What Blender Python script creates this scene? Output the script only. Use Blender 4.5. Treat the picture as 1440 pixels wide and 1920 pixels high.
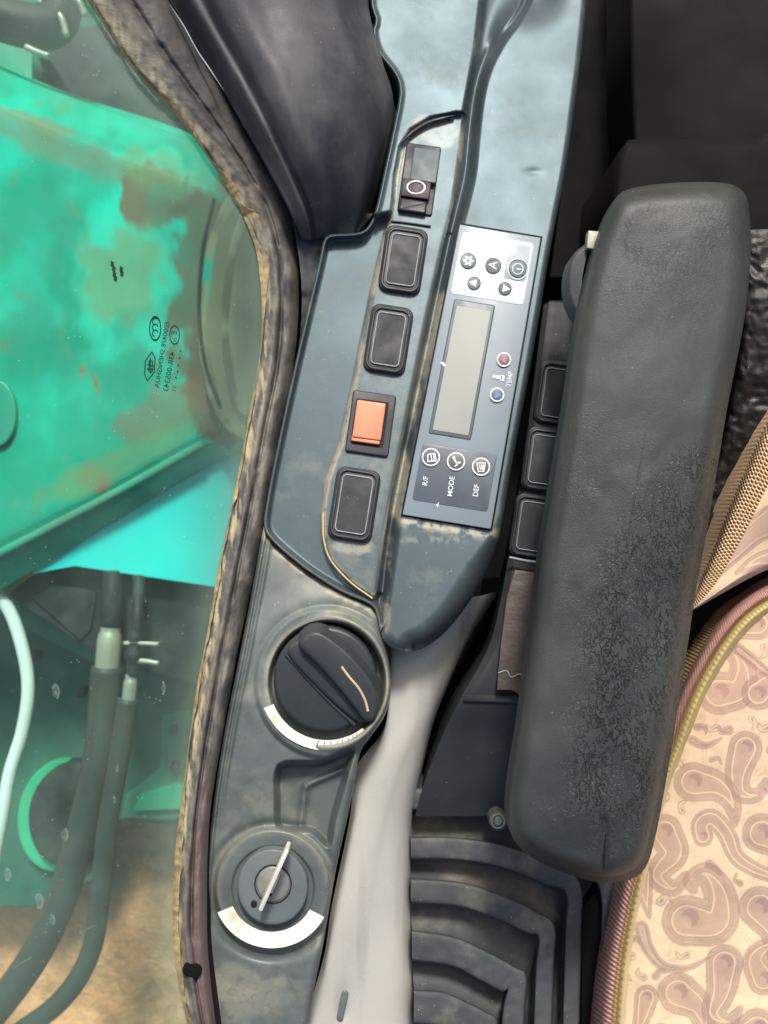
import bpy, math, random
import numpy as np
from mathutils import Vector
random.seed(4); R = math.radians

# ------------------------------------------------------------------ camera, sky, sun, exposure
for o in list(bpy.data.objects): bpy.data.objects.remove(o)
sc = bpy.context.scene; C = sc.collection
S = 2800.0; H = 0.62            # plan scale of the console level (units per metre) and eye height above it
cd = bpy.data.cameras.new('camera'); cam = bpy.data.objects.new('camera', cd); C.objects.link(cam)
cam.location = (0, 0, H); cd.sensor_fit = 'VERTICAL'; cd.sensor_height = 24
cd.lens = 12.0 / (960 / S / H); cd.clip_start = 0.01; cd.clip_end = 300
cd.dof.use_dof = True; cd.dof.focus_distance = 0.61; cd.dof.aperture_fstop = 7
sc.camera = cam
SUN_EL, SUN_AZ = R(45), R(5)      # azimuth measured from +Y towards +X
w = bpy.data.worlds.new('World'); sc.world = w; w.use_nodes = True
nt = w.node_tree; bg = nt.nodes['Background']
sky = nt.nodes.new('ShaderNodeTexSky'); sky.sky_type = 'NISHITA'; sky.sun_disc = False
sky.sun_elevation = SUN_EL; sky.sun_rotation = SUN_AZ
sky.air_density = 0.8; sky.dust_density = 5.0; sky.ozone_density = 0.6
nt.links.new(sky.outputs[0], bg.inputs[0]); bg.inputs[1].default_value = 0.12
sl = bpy.data.lights.new('sun', 'SUN'); so = bpy.data.objects.new('sun', sl); C.objects.link(so)
sl.energy = 2.6; sl.angle = R(9); sl.color = (1, .96, .89)
sd = Vector((math.sin(SUN_AZ)*math.cos(SUN_EL), math.cos(SUN_AZ)*math.cos(SUN_EL), math.sin(SUN_EL)))
so.rotation_euler = sd.to_track_quat('Z', 'Y').to_euler(); so.location = (0, 0, 3)
sc.view_settings.view_transform = 'Standard'; sc.view_settings.look = 'None'
sc.view_settings.gamma = 1; sc.view_settings.exposure = 0.35
sc.render.engine = 'CYCLES'
sc.render.resolution_x = 768; sc.render.resolution_y = 1024

# ------------------------------------------------------------------ helpers: plan units -> metres
OUTSIDE = False                    # while True, heights are those of the yard outside, measured on a coarser scale
def zr(z): return -.6+(z+1.0)*.32 if OUTSIDE else z
def W(px, py, z):
    px = np.asarray(px, float); py = np.asarray(py, float); z = zr(np.asarray(z, float)) + 0*px
    k = (H - z) / H
    return np.stack([(px-720)/S*k, (960-py)/S*k, z], -1)
def _plane():
    (z1, p1), (z2, p2) = (-.0401, 421.), (.0016, 992.)
    y1, y2 = (960-p1)/S*(H-z1)/H, (960-p2)/S*(H-z2)/H; b = (z1-z2)/(y1-y2); return b, z1-b*y1
ZB, ZC0 = _plane()
def zc(py):                       # the console climbs towards the operator
    py = np.asarray(py, float)
    yy = (960-py)/S; z = (ZC0+ZB*yy)/(1+ZB*yy/H)
    return np.where(z > 0.015, 0.015 + 0.012*np.tanh((z-0.015)/0.012), z)
def sstep(a, b, x):
    t = np.clip((x-a)/(b-a), 0, 1); return t*t*(3-2*t)
def vn(x, y, seed=0):
    x = np.asarray(x, float); y = np.asarray(y, float)
    xi = np.floor(x).astype(np.int64); yi = np.floor(y).astype(np.int64); fx = x-xi; fy = y-yi
    def h(a, b):
        n = (a*374761393 + b*668265263 + seed*974711) & 0x7fffffff
        n = ((n ^ (n >> 13)) * 1274126177) & 0x7fffffff
        return ((n ^ (n >> 16)) & 0xffff) / 65535.0
    fx = fx*fx*(3-2*fx); fy = fy*fy*(3-2*fy)
    return (h(xi, yi)*(1-fx)+h(xi+1, yi)*fx)*(1-fy) + (h(xi, yi+1)*(1-fx)+h(xi+1, yi+1)*fx)*fy
def fbm(x, y, seed=0, o=4):
    s = 0; a = 1; t = 0
    for i in range(o):
        cs, sn = math.cos(.5+i*1.1), math.sin(.5+i*1.1)
        s = s + a*vn((x*cs-y*sn)*2**i, (x*sn+y*cs)*2**i, seed+i*17); t += a; a *= .5
    return s/t
def seg_dist(px, py, poly, closed=False):
    P = np.asarray(poly, float)[:, :2]; Q = np.roll(P, -1, 0)
    if not closed: P, Q = P[:-1], Q[:-1]
    d = np.full(px.shape, 1e9)
    for a, b in zip(P, Q):
        v = b-a; L = max(v@v, 1e-9)
        t = np.clip(((px-a[0])*v[0]+(py-a[1])*v[1])/L, 0, 1)
        d = np.minimum(d, np.hypot(px-a[0]-t*v[0], py-a[1]-t*v[1]))
    return d
def sdf(px, py, poly):            # positive inside
    P = np.asarray(poly, float)[:, :2]; Q = np.roll(P, -1, 0)
    ins = np.zeros(px.shape, bool)
    for a, b in zip(P, Q):
        if a[1] == b[1]: continue
        c = ((a[1] > py) != (b[1] > py)) & (px < (b[0]-a[0])*(py-a[1])/(b[1]-a[1])+a[0])
        ins ^= c
    d = seg_dist(px, py, poly, True)
    return np.where(ins, d, -d)
def cr(pts, n, closed=False, arc=True):
    P = np.asarray(pts, float); m = len(P)
    if closed: E = np.vstack([P[-1], P, P[0], P[1]]); segs = m
    else: E = np.vstack([2*P[0]-P[1], P, 2*P[-1]-P[-2]]); segs = m-1
    K = 24 if arc else None
    def ev(t):
        i = np.minimum(np.floor(t).astype(int), segs-1); f = (t-i)[:, None]
        a, b, c, d = E[i], E[i+1], E[i+2], E[i+3]
        return .5*((2*b)+(-a+c)*f+(2*a-5*b+4*c-d)*f*f+(-a+3*b-3*c+d)*f**3)
    if not arc: return ev(np.linspace(0, segs, n))
    t = np.linspace(0, segs, segs*K+1); q = ev(t)
    L = np.concatenate([[0], np.cumsum(np.linalg.norm(np.diff(q[:, :2], axis=0), axis=1))])
    u = np.linspace(0, L[-1], n, endpoint=not closed)
    return ev(np.interp(u, L, t))
def rrect(cx, cy, w_, h_, r, ang=0, n=6):
    out = []
    for sx, sy, a0 in ((1, -1, -90), (1, 1, 0), (-1, 1, 90), (-1, -1, 180)):
        for i in range(n+1):
            a = R(a0+90*i/n); out.append((sx*(w_/2-r)+r*math.cos(a), sy*(h_/2-r)+r*math.sin(a)))
    c, s = math.cos(R(ang)), math.sin(R(ang))
    return [(cx+x*c-y*s, cy+x*s+y*c) for x, y in out]
def ell(cx, cy, rx, ry=None, n=48, ang=0):
    ry = rx if ry is None else ry; c, s = math.cos(R(ang)), math.sin(R(ang)); o = []
    for i in range(n):
        a = 2*math.pi*i/n; x, y = rx*math.cos(a), ry*math.sin(a); o.append((cx+x*c-y*s, cy+x*s+y*c))
    return o

# ------------------------------------------------------------------ objects
def mesh_obj(name, co, faces, m, parent=None, smooth=True, col=None, attrs=None):
    co = np.asarray(co, float).reshape(-1, 3)
    off = np.array(parent_world(parent)) if parent else np.zeros(3)
    me = bpy.data.meshes.new(name)
    if not parent:
        off = np.array([co[:, 0].mean(), co[:, 1].mean(), co[:, 2].min()])
    me.from_pydata((co-off).tolist(), [], faces)
    if m is not None: me.materials.append(m)
    if smooth: me.polygons.foreach_set('use_smooth', [True]*len(me.polygons))
    if col is not None:
        a = me.color_attributes.new('print', 'FLOAT_COLOR', 'POINT')
        c4 = np.ones((len(co), 4)); c4[:, :3] = np.clip(col, 0, 1); a.data.foreach_set('color', c4.ravel())
    for k, v in (attrs or {}).items():
        a = me.attributes.new(k, 'FLOAT', 'POINT'); a.data.foreach_set('value', np.asarray(v, float).ravel())
    me.update()
    o = bpy.data.objects.new(name, me); C.objects.link(o)
    if parent: o.parent = parent
    else: o.location = off
    return o
LOC = {}
def parent_world(p):
    while p.parent: p = p.parent
    return LOC[p.name]
def thing(name, label, cat, loc, group=None):
    o = bpy.data.objects.new(name, None); C.objects.link(o); o.empty_display_size = .03
    o.location = loc; LOC[o.name] = tuple(float(v) for v in loc); o['label'] = label; o['category'] = cat
    if group: o['group'] = group
    return o
def tag(o, label, cat, kind=None):
    if label: o['label'] = label
    if cat: o['category'] = cat
    if kind: o['kind'] = kind
    return o
def gfaces(nr, nc, closed=False):
    f = []
    for r in range(nr-1):
        for c in range(nc if closed else nc-1):
            c2 = (c+1) % nc
            f.append((r*nc+c, r*nc+c2, (r+1)*nc+c2, (r+1)*nc+c))
    return f
def loft(name, rails, nv, su, m, parent=None, disp=None, colf=None, arc=True, smooth_u=False, attrf=None, wall=None, flip=False):
    """rails: lists of (px,py,z) running the same way; surface skins across them"""
    RR = [cr(r, nv, arc=arc) for r in rails]
    if smooth_u:
        A = np.stack(RR, 1); n = (len(RR)-1)*su+1
        G = np.stack([cr(A[i], n, arc=False) for i in range(nv)], 0)
    else:
        cols = []
        for i in range(len(RR)-1):
            for j in range(su): cols.append(RR[i]+(RR[i+1]-RR[i])*j/su)
        cols.append(RR[-1]); G = np.stack(cols, 1)
    px, py, z = G[..., 0], G[..., 1], G[..., 2].copy()
    nc = G.shape[1]
    U = np.linspace(0, 1, nc)[None, :]+0*px; V = np.linspace(0, 1, nv)[:, None]+0*px
    if disp is not None: z = z + disp(px, py, U, V)
    co = W(px, py, z)
    if wall:                      # drop vertical walls at both long edges
        a = co[:, :1].copy(); a[..., 2] -= wall; b = co[:, -1:].copy(); b[..., 2] -= wall
        co = np.concatenate([a, co, b], 1)
        px = np.concatenate([px[:, :1], px, px[:, -1:]], 1); py = np.concatenate([py[:, :1], py, py[:, -1:]], 1)
        U = np.concatenate([U[:, :1], U, U[:, -1:]], 1); V = np.concatenate([V[:, :1], V, V[:, -1:]], 1)
        nc += 2
    col = colf(px, py, U, V).reshape(-1, 3) if colf else None
    at = {k: v.ravel() for k, v in attrf(px, py, U, V).items()} if attrf else None
    return mesh_obj(name, co, gfaces(nv, nc), m, parent, True, col, at)
def plate(name, outline, z, thick, m, parent=None, bev=3, segs=4, smoothn=0, flare=0, bevz=None, dome=0, colf=None):
    """closed outline at height z (number or function), rounded upper edge, walls going straight down"""
    P = np.asarray(outline, float)
    if smoothn: P = cr(P, smoothn, closed=True)
    A = .5*np.sum(P[:, 0]*np.roll(P[:, 1], -1)-np.roll(P[:, 0], -1)*P[:, 1])
    if A < 0: P = P[::-1]
    zf = z if callable(z) else (lambda a, b: z+0*a)
    T = np.roll(P, -1, 0)-np.roll(P, 1, 0); T /= np.maximum(np.linalg.norm(T, axis=1), 1e-9)[:, None]
    N = np.stack([-T[:, 1], T[:, 0]], 1)      # inward
    bz = (bev/S) if bevz is None else bevz
    rings = []; pix = []
    o = W(P[:, 0], P[:, 1], zf(P[:, 0], P[:, 1])-bz); b = o.copy(); b[:, 2] -= thick
    if flare: q = P-N*flare; fb = W(q[:, 0], q[:, 1], zf(P[:, 0], P[:, 1])-bz); b[:, :2] = fb[:, :2]
    rings.append(b); pix.append(P)
    for i in range(segs+1):
        a = math.pi/2*i/segs; q = P+N*bev*(1-math.cos(a))
        rings.append(W(q[:, 0], q[:, 1], zf(q[:, 0], q[:, 1])-bz*(1-math.sin(a)))); pix.append(q)
    n = len(P); nr = len(rings)
    if dome:
        c = P.mean(0)
        for f, h in ((.8, .36), (.55, .7), (.3, .91), (.1, .99)):
            q = c+(pix[segs+1]-c)*f; rings.append(W(q[:, 0], q[:, 1], zf(q[:, 0], q[:, 1])+dome*h)); pix.append(q)
        nr = len(rings)
    co = np.concatenate(rings); fs = []
    for r in range(nr-1):
        for c in range(n):
            c2 = (c+1) % n; fs.append((r*n+c, (r+1)*n+c, (r+1)*n+c2, r*n+c2))
    fs.append(tuple((nr-1)*n+i for i in range(n))[::-1])
    col = None
    if colf: pp = np.concatenate(pix); col = colf(pp[:, 0], pp[:, 1])
    return mesh_obj(name, co, fs, m, parent, True, col)
def ring(name, outline, z, wd, ht, m, parent=None, smoothn=0, rnd=True):
    """raised bead following a closed outline, wd wide and ht high"""
    P = np.asarray(outline, float)
    if smoothn: P = cr(P, smoothn, closed=True)
    zf = z if callable(z) else (lambda a, b: z+0*a)
    T = np.roll(P, -1, 0)-np.roll(P, 1, 0); T /= np.linalg.norm(T, axis=1)[:, None]; N = np.stack([-T[:, 1], T[:, 0]], 1)
    rows = []
    for t, h in ((-.5, -.2), (-.42, .6), (-.2, .95), (0, 1), (.2, .95), (.42, .6), (.5, -.2)):
        q = P+N*wd*t; rows.append(W(q[:, 0], q[:, 1], zf(q[:, 0], q[:, 1])+ht*h))
    return mesh_obj(name, np.concatenate(rows), gfaces(7, len(P), True), m, parent)
def strip(name, path, z, wd, ht, m, parent=None, n=60, taper=False, disp=None):
    P = cr(path, n); P = P[:, :2]
    zf = z if callable(z) else (lambda a, b: z+0*a)
    T = np.gradient(P, axis=0); T /= np.linalg.norm(T, axis=1)[:, None]; N = np.stack([-T[:, 1], T[:, 0]], 1)
    wv = np.full(n, wd, float)
    if taper: wv *= np.clip(np.sin(np.linspace(0.02, .98, n)*math.pi)*1.6, 0.15, 1)
    rows = []
    for t, h in ((-.5, -.2), (-.42, .6), (-.15, 1), (.15, 1), (.42, .6), (.5, -.2)):
        q = P+N*(wv*t)[:, None]; rows.append(W(q[:, 0], q[:, 1], zf(q[:, 0], q[:, 1])+ht*h))
    return mesh_obj(name, np.concatenate(rows), gfaces(6, n), m, parent)
def tube(name, path, rad, m, parent=None, n=80, k=16, rf=None):
    """path: (px,py,z), rad in plan units at that height"""
    P = cr(path, n); Q = W(P[:, 0], P[:, 1], P[:, 2]); T = np.gradient(Q, axis=0); T /= np.linalg.norm(T, axis=1)[:, None]
    up = np.array([0, 0, 1.]); A = np.cross(T, up); A /= np.maximum(np.linalg.norm(A, axis=1), 1e-6)[:, None]; B = np.cross(T, A)
    r = rad/S*(H-zr(P[:, 2]))/H
    if rf is not None: r = r*rf(np.linspace(0, 1, n))
    rows = [Q+(A*math.cos(a)+B*math.sin(a))*r[:, None] for a in np.linspace(0, 2*math.pi, k, endpoint=False)]
    co = np.stack(rows, 1).reshape(-1, 3); fs = gfaces(n, k, True)
    fs.append(tuple(range(k))[::-1]); fs.append(tuple((n-1)*k+i for i in range(k)))
    return mesh_obj(name, co, fs, m, parent)
def flat(name, polys, z, m, parent=None, th=0.0002):
    """flat print: polygons in plan units laid just above a surface"""
    zf = z if callable(z) else (lambda a, b: z+0*a)
    vs = []; fs = []
    for p in polys:
        p = np.asarray(p, float); b = len(vs); q = W(p[:, 0], p[:, 1], zf(p[:, 0], p[:, 1])+th)
        vs += q.tolist(); fs.append(tuple(range(b, b+len(p))))
    return mesh_obj(name, vs, fs, m, parent, False)
def annulus(cx, cy, r0, r1, a0=0, a1=360, n=36, ky=1.0):
    o = []
    for i in range(n):
        t0 = R(a0+(a1-a0)*i/n); t1 = R(a0+(a1-a0)*(i+1)/n)
        o.append([(cx+r0*math.cos(t0), cy+r0*ky*math.sin(t0)), (cx+r1*math.cos(t0), cy+r1*ky*math.sin(t0)),
                  (cx+r1*math.cos(t1), cy+r1*ky*math.sin(t1)), (cx+r0*math.cos(t1), cy+r0*ky*math.sin(t1))])
    return o
def line(pts, wd):
    o = []
    for (x0, y0), (x1, y1) in zip(pts[:-1], pts[1:]):
        L = math.hypot(x1-x0, y1-y0); nx, ny = -(y1-y0)/L*wd/2, (x1-x0)/L*wd/2; ex, ey = (x1-x0)/L*wd*.3, (y1-y0)/L*wd*.3
        o.append([(x0+nx-ex, y0+ny-ey), (x1+nx+ex, y1+ny+ey), (x1-nx+ex, y1-ny+ey), (x0-nx-ex, y0-ny-ey)])
    return o
def text(name, s, cx, cy, size, ang, z, m, parent=None, mirror=False, th=0.0003, xs=1.0):
    """ang: reading direction in the plan, degrees, counter-clockwise from +px; size = letter height"""
    cu = bpy.data.curves.new(name, 'FONT'); cu.body = s; cu.size = 1; cu.align_x = 'CENTER'; cu.align_y = 'CENTER'; cu.resolution_u = 3
    cu.offset = 0.004
    to = bpy.data.objects.new('tmp_text', cu); C.objects.link(to)
    dg = bpy.context.evaluated_depsgraph_get(); me = bpy.data.meshes.new_from_object(to.evaluated_get(dg))
    v = np.array([x.co[:] for x in me.vertices]); fs = [tuple(p.vertices) for p in me.polygons]
    bpy.data.objects.remove(to); bpy.data.curves.remove(cu); bpy.data.meshes.remove(me)
    x = v[:, 0]*size*1.4*xs; y = v[:, 1]*size*1.4
    if mirror: y = -y
    c, s_ = math.cos(R(ang)), math.sin(R(ang)); px = cx+x*c-y*s_; py = cy-(x*s_+y*c)
    zf = z if callable(z) else (lambda a, b: z+0*a)
    return mesh_obj(name, W(px, py, zf(px, py)+th), fs, m, parent, False)

# ------------------------------------------------------------------ materials
def lin(r, g, b):
    f = lambda c: (c/255/12.92) if c/255 <= .04045 else ((c/255+.055)/1.055)**2.4
    return (f(r), f(g), f(b))
def M(name, col, rough=.5, var=.25, vs=12, bump=.15, bs=900, dirt=None, ds=18, dth=(.55, .75), damt=.5,
      speck=0, spcol=(.5, .5, .47), metal=0, spec=.5, coat=0, print_=False, rvar=.15, streak=None, fuzz=0, bdist=.0004, emis=None, bump2=0, bs2=60, attr=False, crease=0, speckscale=420, tint=None, grime=0):
    m = bpy.data.materials.new(name); m.use_nodes = True; t = m.node_tree; N = t.nodes; L = t.links
    p = N['Principled BSDF']
    tc = N.new('ShaderNodeTexCoord'); V = tc.outputs['Object']
    def noise(scale, det=4, rough_=.55, stretch=None):
        n = N.new('ShaderNodeTexNoise'); n.inputs['Scale'].default_value = scale; n.inputs['Detail'].default_value = det; n.inputs['Roughness'].default_value = rough_
        if stretch:
            mp = N.new('ShaderNodeMapping'); mp.inputs['Scale'].default_value = stretch; L.new(V, mp.inputs[0]); L.new(mp.outputs[0], n.inputs['Vector'])
        else: L.new(V, n.inputs['Vector'])
        return n.outputs['Fac']
    def ramp(src, a, b, va=0., vb=1.):
        r = N.new('ShaderNodeMapRange'); r.inputs[1].default_value = a; r.inputs[2].default_value = b; r.inputs[3].default_value = va; r.inputs[4].default_value = vb
        L.new(src, r.inputs[0]); return r.outputs[0]
    def mix(a, b, f, mode='MIX'):
        x = N.new('ShaderNodeMix'); x.data_type = 'RGBA'; x.blend_type = mode
        for s, v in ((x.inputs[6], a), (x.inputs[7], b)):
            if isinstance(v, tuple): s.default_value = (*v[:3], 1)
            else: L.new(v, s)
        if isinstance(f, (int, float)): x.inputs[0].default_value = f
        else: L.new(f, x.inputs[0])
        return x.outputs[2]
    def mul(a, b):
        x = N.new('ShaderNodeMath'); x.operation = 'MULTIPLY'
        for s, v in ((x.inputs[0], a), (x.inputs[1], b)):
            if isinstance(v, (int, float)): s.default_value = v
            else: L.new(v, s)
        return x.outputs[0]
    if print_:
        at = N.new('ShaderNodeAttribute'); at.attribute_name = 'print'; base = at.outputs['Color']
    else:
        rgb = N.new('ShaderNodeRGB'); rgb.outputs[0].default_value = (*col, 1); base = rgb.outputs[0]
    n1 = noise(vs, 5, .6); g = ramp(n1, .3, .7, 1-var, 1+var)
    cmb = N.new('ShaderNodeCombineColor'); [L.new(g, cmb.inputs[i]) for i in range(3)]
    c = mix(base, cmb.outputs[0], 1.0, 'MULTIPLY')
    rr = ramp(noise(vs*2.3, 4), .3, .7, max(rough-rvar, .03), min(rough+rvar, 1))
    if grime:
        gm = ramp(noise(70, 8, .7), .5, .72, 0, grime); c = mix(c, (.018, .02, .02), gm)
        gs = ramp(noise(1, 5, .7, (300, 40, 120)), .62, .75, 0, .5); c = mix(c, lin(140, 146, 142), mul(gs, .35))
    if dirt is not None:
        f = mul(ramp(noise(ds, 8, .68), dth[0], dth[1]), damt); c = mix(c, dirt, f)
        if attr:
            at = N.new('ShaderNodeAttribute'); at.attribute_name = 'dirt'
            fn = ramp(noise(ds*9, 6, .7), .25, .5); f2 = mul(at.outputs['Fac'], fn); c = mix(c, dirt, f2)
        rm = N.new('ShaderNodeMix'); rm.data_type = 'FLOAT'; L.new(f, rm.inputs[0]); L.new(rr, rm.inputs[2]); rm.inputs[3].default_value = .9; rr = rm.outputs[0]
    if streak:
        f = mul(ramp(noise(1, 3, .6, streak[1]), .55, .75), streak[2]); c = mix(c, streak[0], f)
    if speck:
        v = N.new('ShaderNodeTexVoronoi'); v.inputs['Scale'].default_value = speckscale; L.new(V, v.inputs['Vector'])
        f = mul(mul(ramp(v.outputs['Distance'], .16, .08), ramp(noise(150, 2), .6, .68)), speck); c = mix(c, spcol, f)
    L.new(c, p.inputs['Base Color']); L.new(rr, p.inputs['Roughness'])
    p.inputs['Metallic'].default_value = metal; p.inputs['Specular IOR Level'].default_value = spec
    if tint: p.inputs['Specular Tint'].default_value = (*tint, 1)
    p.inputs['Coat Weight'].default_value = coat; p.inputs['Coat Roughness'].default_value = .12
    if fuzz: p.inputs['Sheen Weight'].default_value = fuzz; p.inputs['Sheen Roughness'].default_value = .5
    last = None
    def addb(h, strength, dist):
        nonlocal last
        b = N.new('ShaderNodeBump'); b.inputs['Strength'].default_value = strength; b.inputs['Distance'].default_value = dist
        L.new(h, b.inputs['Height'])
        if last: L.new(last, b.inputs['Normal'])
        last = b.outputs[0]
    if bump: addb(noise(bs, 3), bump, bdist)
    if bump2: addb(noise(bs2, 5, .6), bump2, .003)
    if crease:
        wn = N.new('ShaderNodeTexNoise'); wn.inputs['Scale'].default_value = 210; wn.inputs['Detail'].default_value = 3; wn.inputs['Roughness'].default_value = .6; wn.inputs['Distortion'].default_value = .5
        mp = N.new('ShaderNodeMapping'); mp.inputs['Rotation'].default_value = (0, 0, .7); mp.inputs['Scale'].default_value = (1.5, .9, 1); L.new(V, mp.inputs[0]); L.new(mp.outputs[0], wn.inputs['Vector'])
        sb_ = N.new('ShaderNodeMath'); sb_.operation = 'SUBTRACT'; L.new(wn.outputs['Fac'], sb_.inputs[0]); sb_.inputs[1].default_value = .5
        ab = N.new('ShaderNodeMath'); ab.operation = 'ABSOLUTE'; L.new(sb_.outputs[0], ab.inputs[0])
        cre = ramp(ab.outputs[0], .0, .05)
        ga = N.new('ShaderNodeAttribute'); ga.attribute_name = 'worn'
        one = N.new('ShaderNodeMix'); one.data_type = 'FLOAT'; one.inputs[2].default_value = 1
        pat = ramp(noise(55, 3), .38, .62, .12, 1)
        L.new(mul(ga.outputs['Fac'], pat), one.inputs[0]); L.new(cre, one.inputs[3])
        addb(one.outputs[0], crease, .0012)
        cc = mix((.012, .014, .014), c, ramp(one.outputs[0], 0, 1, .5, 1)); L.new(cc, p.inputs['Base Color'])
    if last: L.new(last, p.inputs['Normal'])
    if emis: p.inputs['Emission Color'].default_value = (*emis[0], 1); p.inputs['Emission Strength'].default_value = emis[1]
    return m
DUST = lin(150, 142, 118)
m_console = M('moulded_blue_grey_plastic', lin(66, 76, 79), .42, .18, 9, .12, 1500, dirt=lin(172, 166, 146), ds=22, dth=(.54, .8), damt=.3, speck=.8, attr=True, spec=.6, rvar=.05, tint=(.62, .87, 1), grime=.3)
m_lower = M('moulded_grey_plastic', lin(88, 97, 96), .46, .14, 10, .15, 1500, dirt=lin(162, 160, 140), ds=20, dth=(.54, .85), damt=.28, speck=.9, attr=True, grime=.35)
m_black = M('black_plastic', lin(38, 41, 46), .52, .2, 20, .12, 1400, dirt=lin(110, 108, 98), ds=40, dth=(.6, .85), damt=.4, speck=.8)
m_knob = M('black_knob_plastic', lin(50, 55, 57), .36, .14, 15, .06, 1600, dirt=lin(90, 95, 95), ds=30, dth=(.6, .9), damt=.35, speck=.3)
m_blank = M('switch_blank_plastic', lin(40, 44, 48), .62, .2, 30, .3, 2600, dirt=lin(95, 95, 88), ds=60, dth=(.55, .85), damt=.4, speck=.9, speckscale=600)
m_line = M('wear_and_highlight_line', lin(140, 150, 152), .5, .3, 60, .1)  # pale edge lines, and the painted highlight on the inner console bead
m_trim = M('dusty_black_trim', lin(54, 56, 62), .6, .22, 8, .4, 900, dirt=lin(100, 101, 98), ds=26, dth=(.4, .72), damt=.6, streak=(lin(110, 112, 108), (30, 12, 30), .35), speck=.9, bump2=.03, bs2=70)
m_seal = M('dirty_window_rubber', lin(98, 92, 84), .62, .2, 14, .35, 700, print_=True, bump2=.1, bs2=120, speck=.5)
m_sealant = M('aged_tan_sealant', lin(148, 132, 94), .7, .45, 70, .4, 700, streak=(lin(66, 56, 44), (60, 60, 60), .8), dirt=lin(92, 72, 48), ds=40, dth=(.5, .7), damt=.6, bump2=.25, bs2=120)
m_greypanel = M('light_grey_side_panel', lin(186, 185, 176), .34, .09, 7, .05, 1200, dirt=lin(128, 122, 104), ds=9, dth=(.6, .85), damt=.5, streak=(lin(140, 140, 135), (60, 5, 20), .5))
m_armrest = M('worn_black_armrest_foam', lin(50, 54, 53), .42, .18, 9, .6, 1500, dirt=lin(92, 102, 93), ds=7, dth=(.42, .78), damt=.38, speck=.5, crease=1.0, rvar=.1)
m_gaiter = M('black_rubber_gaiter', lin(74, 78, 79), .66, .2, 14, .3, 1200, dirt=lin(140, 136, 120), ds=22, dth=(.5, .7), damt=.6, speck=1, spec=.35)
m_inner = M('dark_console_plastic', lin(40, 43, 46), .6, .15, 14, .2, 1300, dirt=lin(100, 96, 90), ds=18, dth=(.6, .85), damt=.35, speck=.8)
m_floor = M('dark_rubber_floor', lin(14, 15, 16), .85, .3, 6, .4, 200, spec=.2, dirt=lin(32, 30, 28), ds=6, dth=(.5, .8), damt=.5)
m_seatbase = M('dark_seat_base', lin(15, 16, 16), .8, .2, 4, .2, 300, spec=.2, dirt=lin(40, 37, 33), ds=3, dth=(.45, .8), damt=.4)
m_leather = M('black_wrinkled_vinyl', lin(26, 25, 25), .5, .2, 12, .4, 800, spec=.35, bump2=.2, bs2=60, dirt=lin(95, 92, 88), ds=20, dth=(.6, .85), damt=.4, speck=.8)
m_cloth = M('printed_seat_cloth', (1, 1, 1), .85, .05, 5, .35, 1700, print_=True, fuzz=.15)
m_orange = M('orange_switch_plastic', lin(234, 138, 104), .45, .08, 30, .06, 900, dirt=lin(150, 95, 75), ds=60, dth=(.6, .9), damt=.4)
m_white = M('white_paint_scale', lin(236, 236, 224), .55, .06, 20, .1, 900, dirt=lin(190, 174, 120), ds=60, dth=(.5, .66), damt=.8)
m_pointer = M('tan_paint_line', lin(188, 170, 130), .6, .2, 60, .1)
m_lock = M('grey_lock_cap', lin(98, 108, 108), .5, .12, 25, .2, 900, dirt=lin(70, 74, 70), ds=40, dth=(.5, .8), damt=.5)
m_metal = M('worn_key_metal', lin(206, 206, 196), .45, .15, 60, .3, 900, metal=.15)
m_lockmetal = M('lock_barrel_metal', lin(150, 152, 142), .5, .15, 80, .4, 1100, metal=.5)
m_hole = M('dark_hole', lin(12, 12, 13), .8, 0, 5, 0)
m_face = M('panel_face_film', lin(112, 128, 138), .45, .08, 14, .03, 1500, dirt=lin(130, 135, 130), ds=30, dth=(.62, .9), damt=.3, coat=.15, rvar=.05)
m_facew = M('panel_white_film', lin(192, 216, 212), .5, .04, 16, .03, 1500)
m_facedk = M('panel_dark_film', lin(66, 78, 90), .4, .1, 20, .03, 1500, dirt=lin(100, 106, 108), ds=40, dth=(.55, .85), damt=.3)
m_facegr = M('panel_grey_film', lin(142, 152, 158), .4, .05, 20, .03, 1500)
m_bez = M('panel_frame_grey', lin(70, 84, 92), .4, .05, 20, .03, 1500)  # even grey of the display frame and the power button
m_lcd = M('lcd_glass', lin(148, 153, 146), .5, .06, 9, .0, 1500, rvar=.04)
m_btn = M('button_dark_print', lin(66, 72, 76), .45, .05, 30, .02)
m_ink = M('white_print', lin(222, 230, 232), .5, .05, 30, 0)
m_red = M('red_print', lin(215, 60, 90), .5, .05, 30, 0)
m_blue = M('blue_print', lin(40, 130, 200), .5, .05, 30, 0)
m_glassink = M('black_glass_print', lin(10, 38, 32), .6, .1, 30, 0)
m_maroon = M('maroon_switch_film', lin(68, 50, 58), .7, .1, 40, .05)
m_swgrey = M('worn_switch_grey', lin(84, 98, 100), .6, .12, 30, .1, 1000, dirt=lin(125, 128, 118), ds=40, dth=(.5, .8), damt=.5)
m_sticker = M('brown_torn_sticker', lin(86, 76, 70), .5, .25, 30, .3, 400, bump2=.4, bs2=90)
m_goldtrim = M('gold_ribbon', (1, 1, 1), .5, .08, 30, .4, 1800, print_=True, fuzz=.2)
m_band = M('woven_binding', (1, 1, 1), .8, .06, 20, .4, 1800, print_=True)
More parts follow.
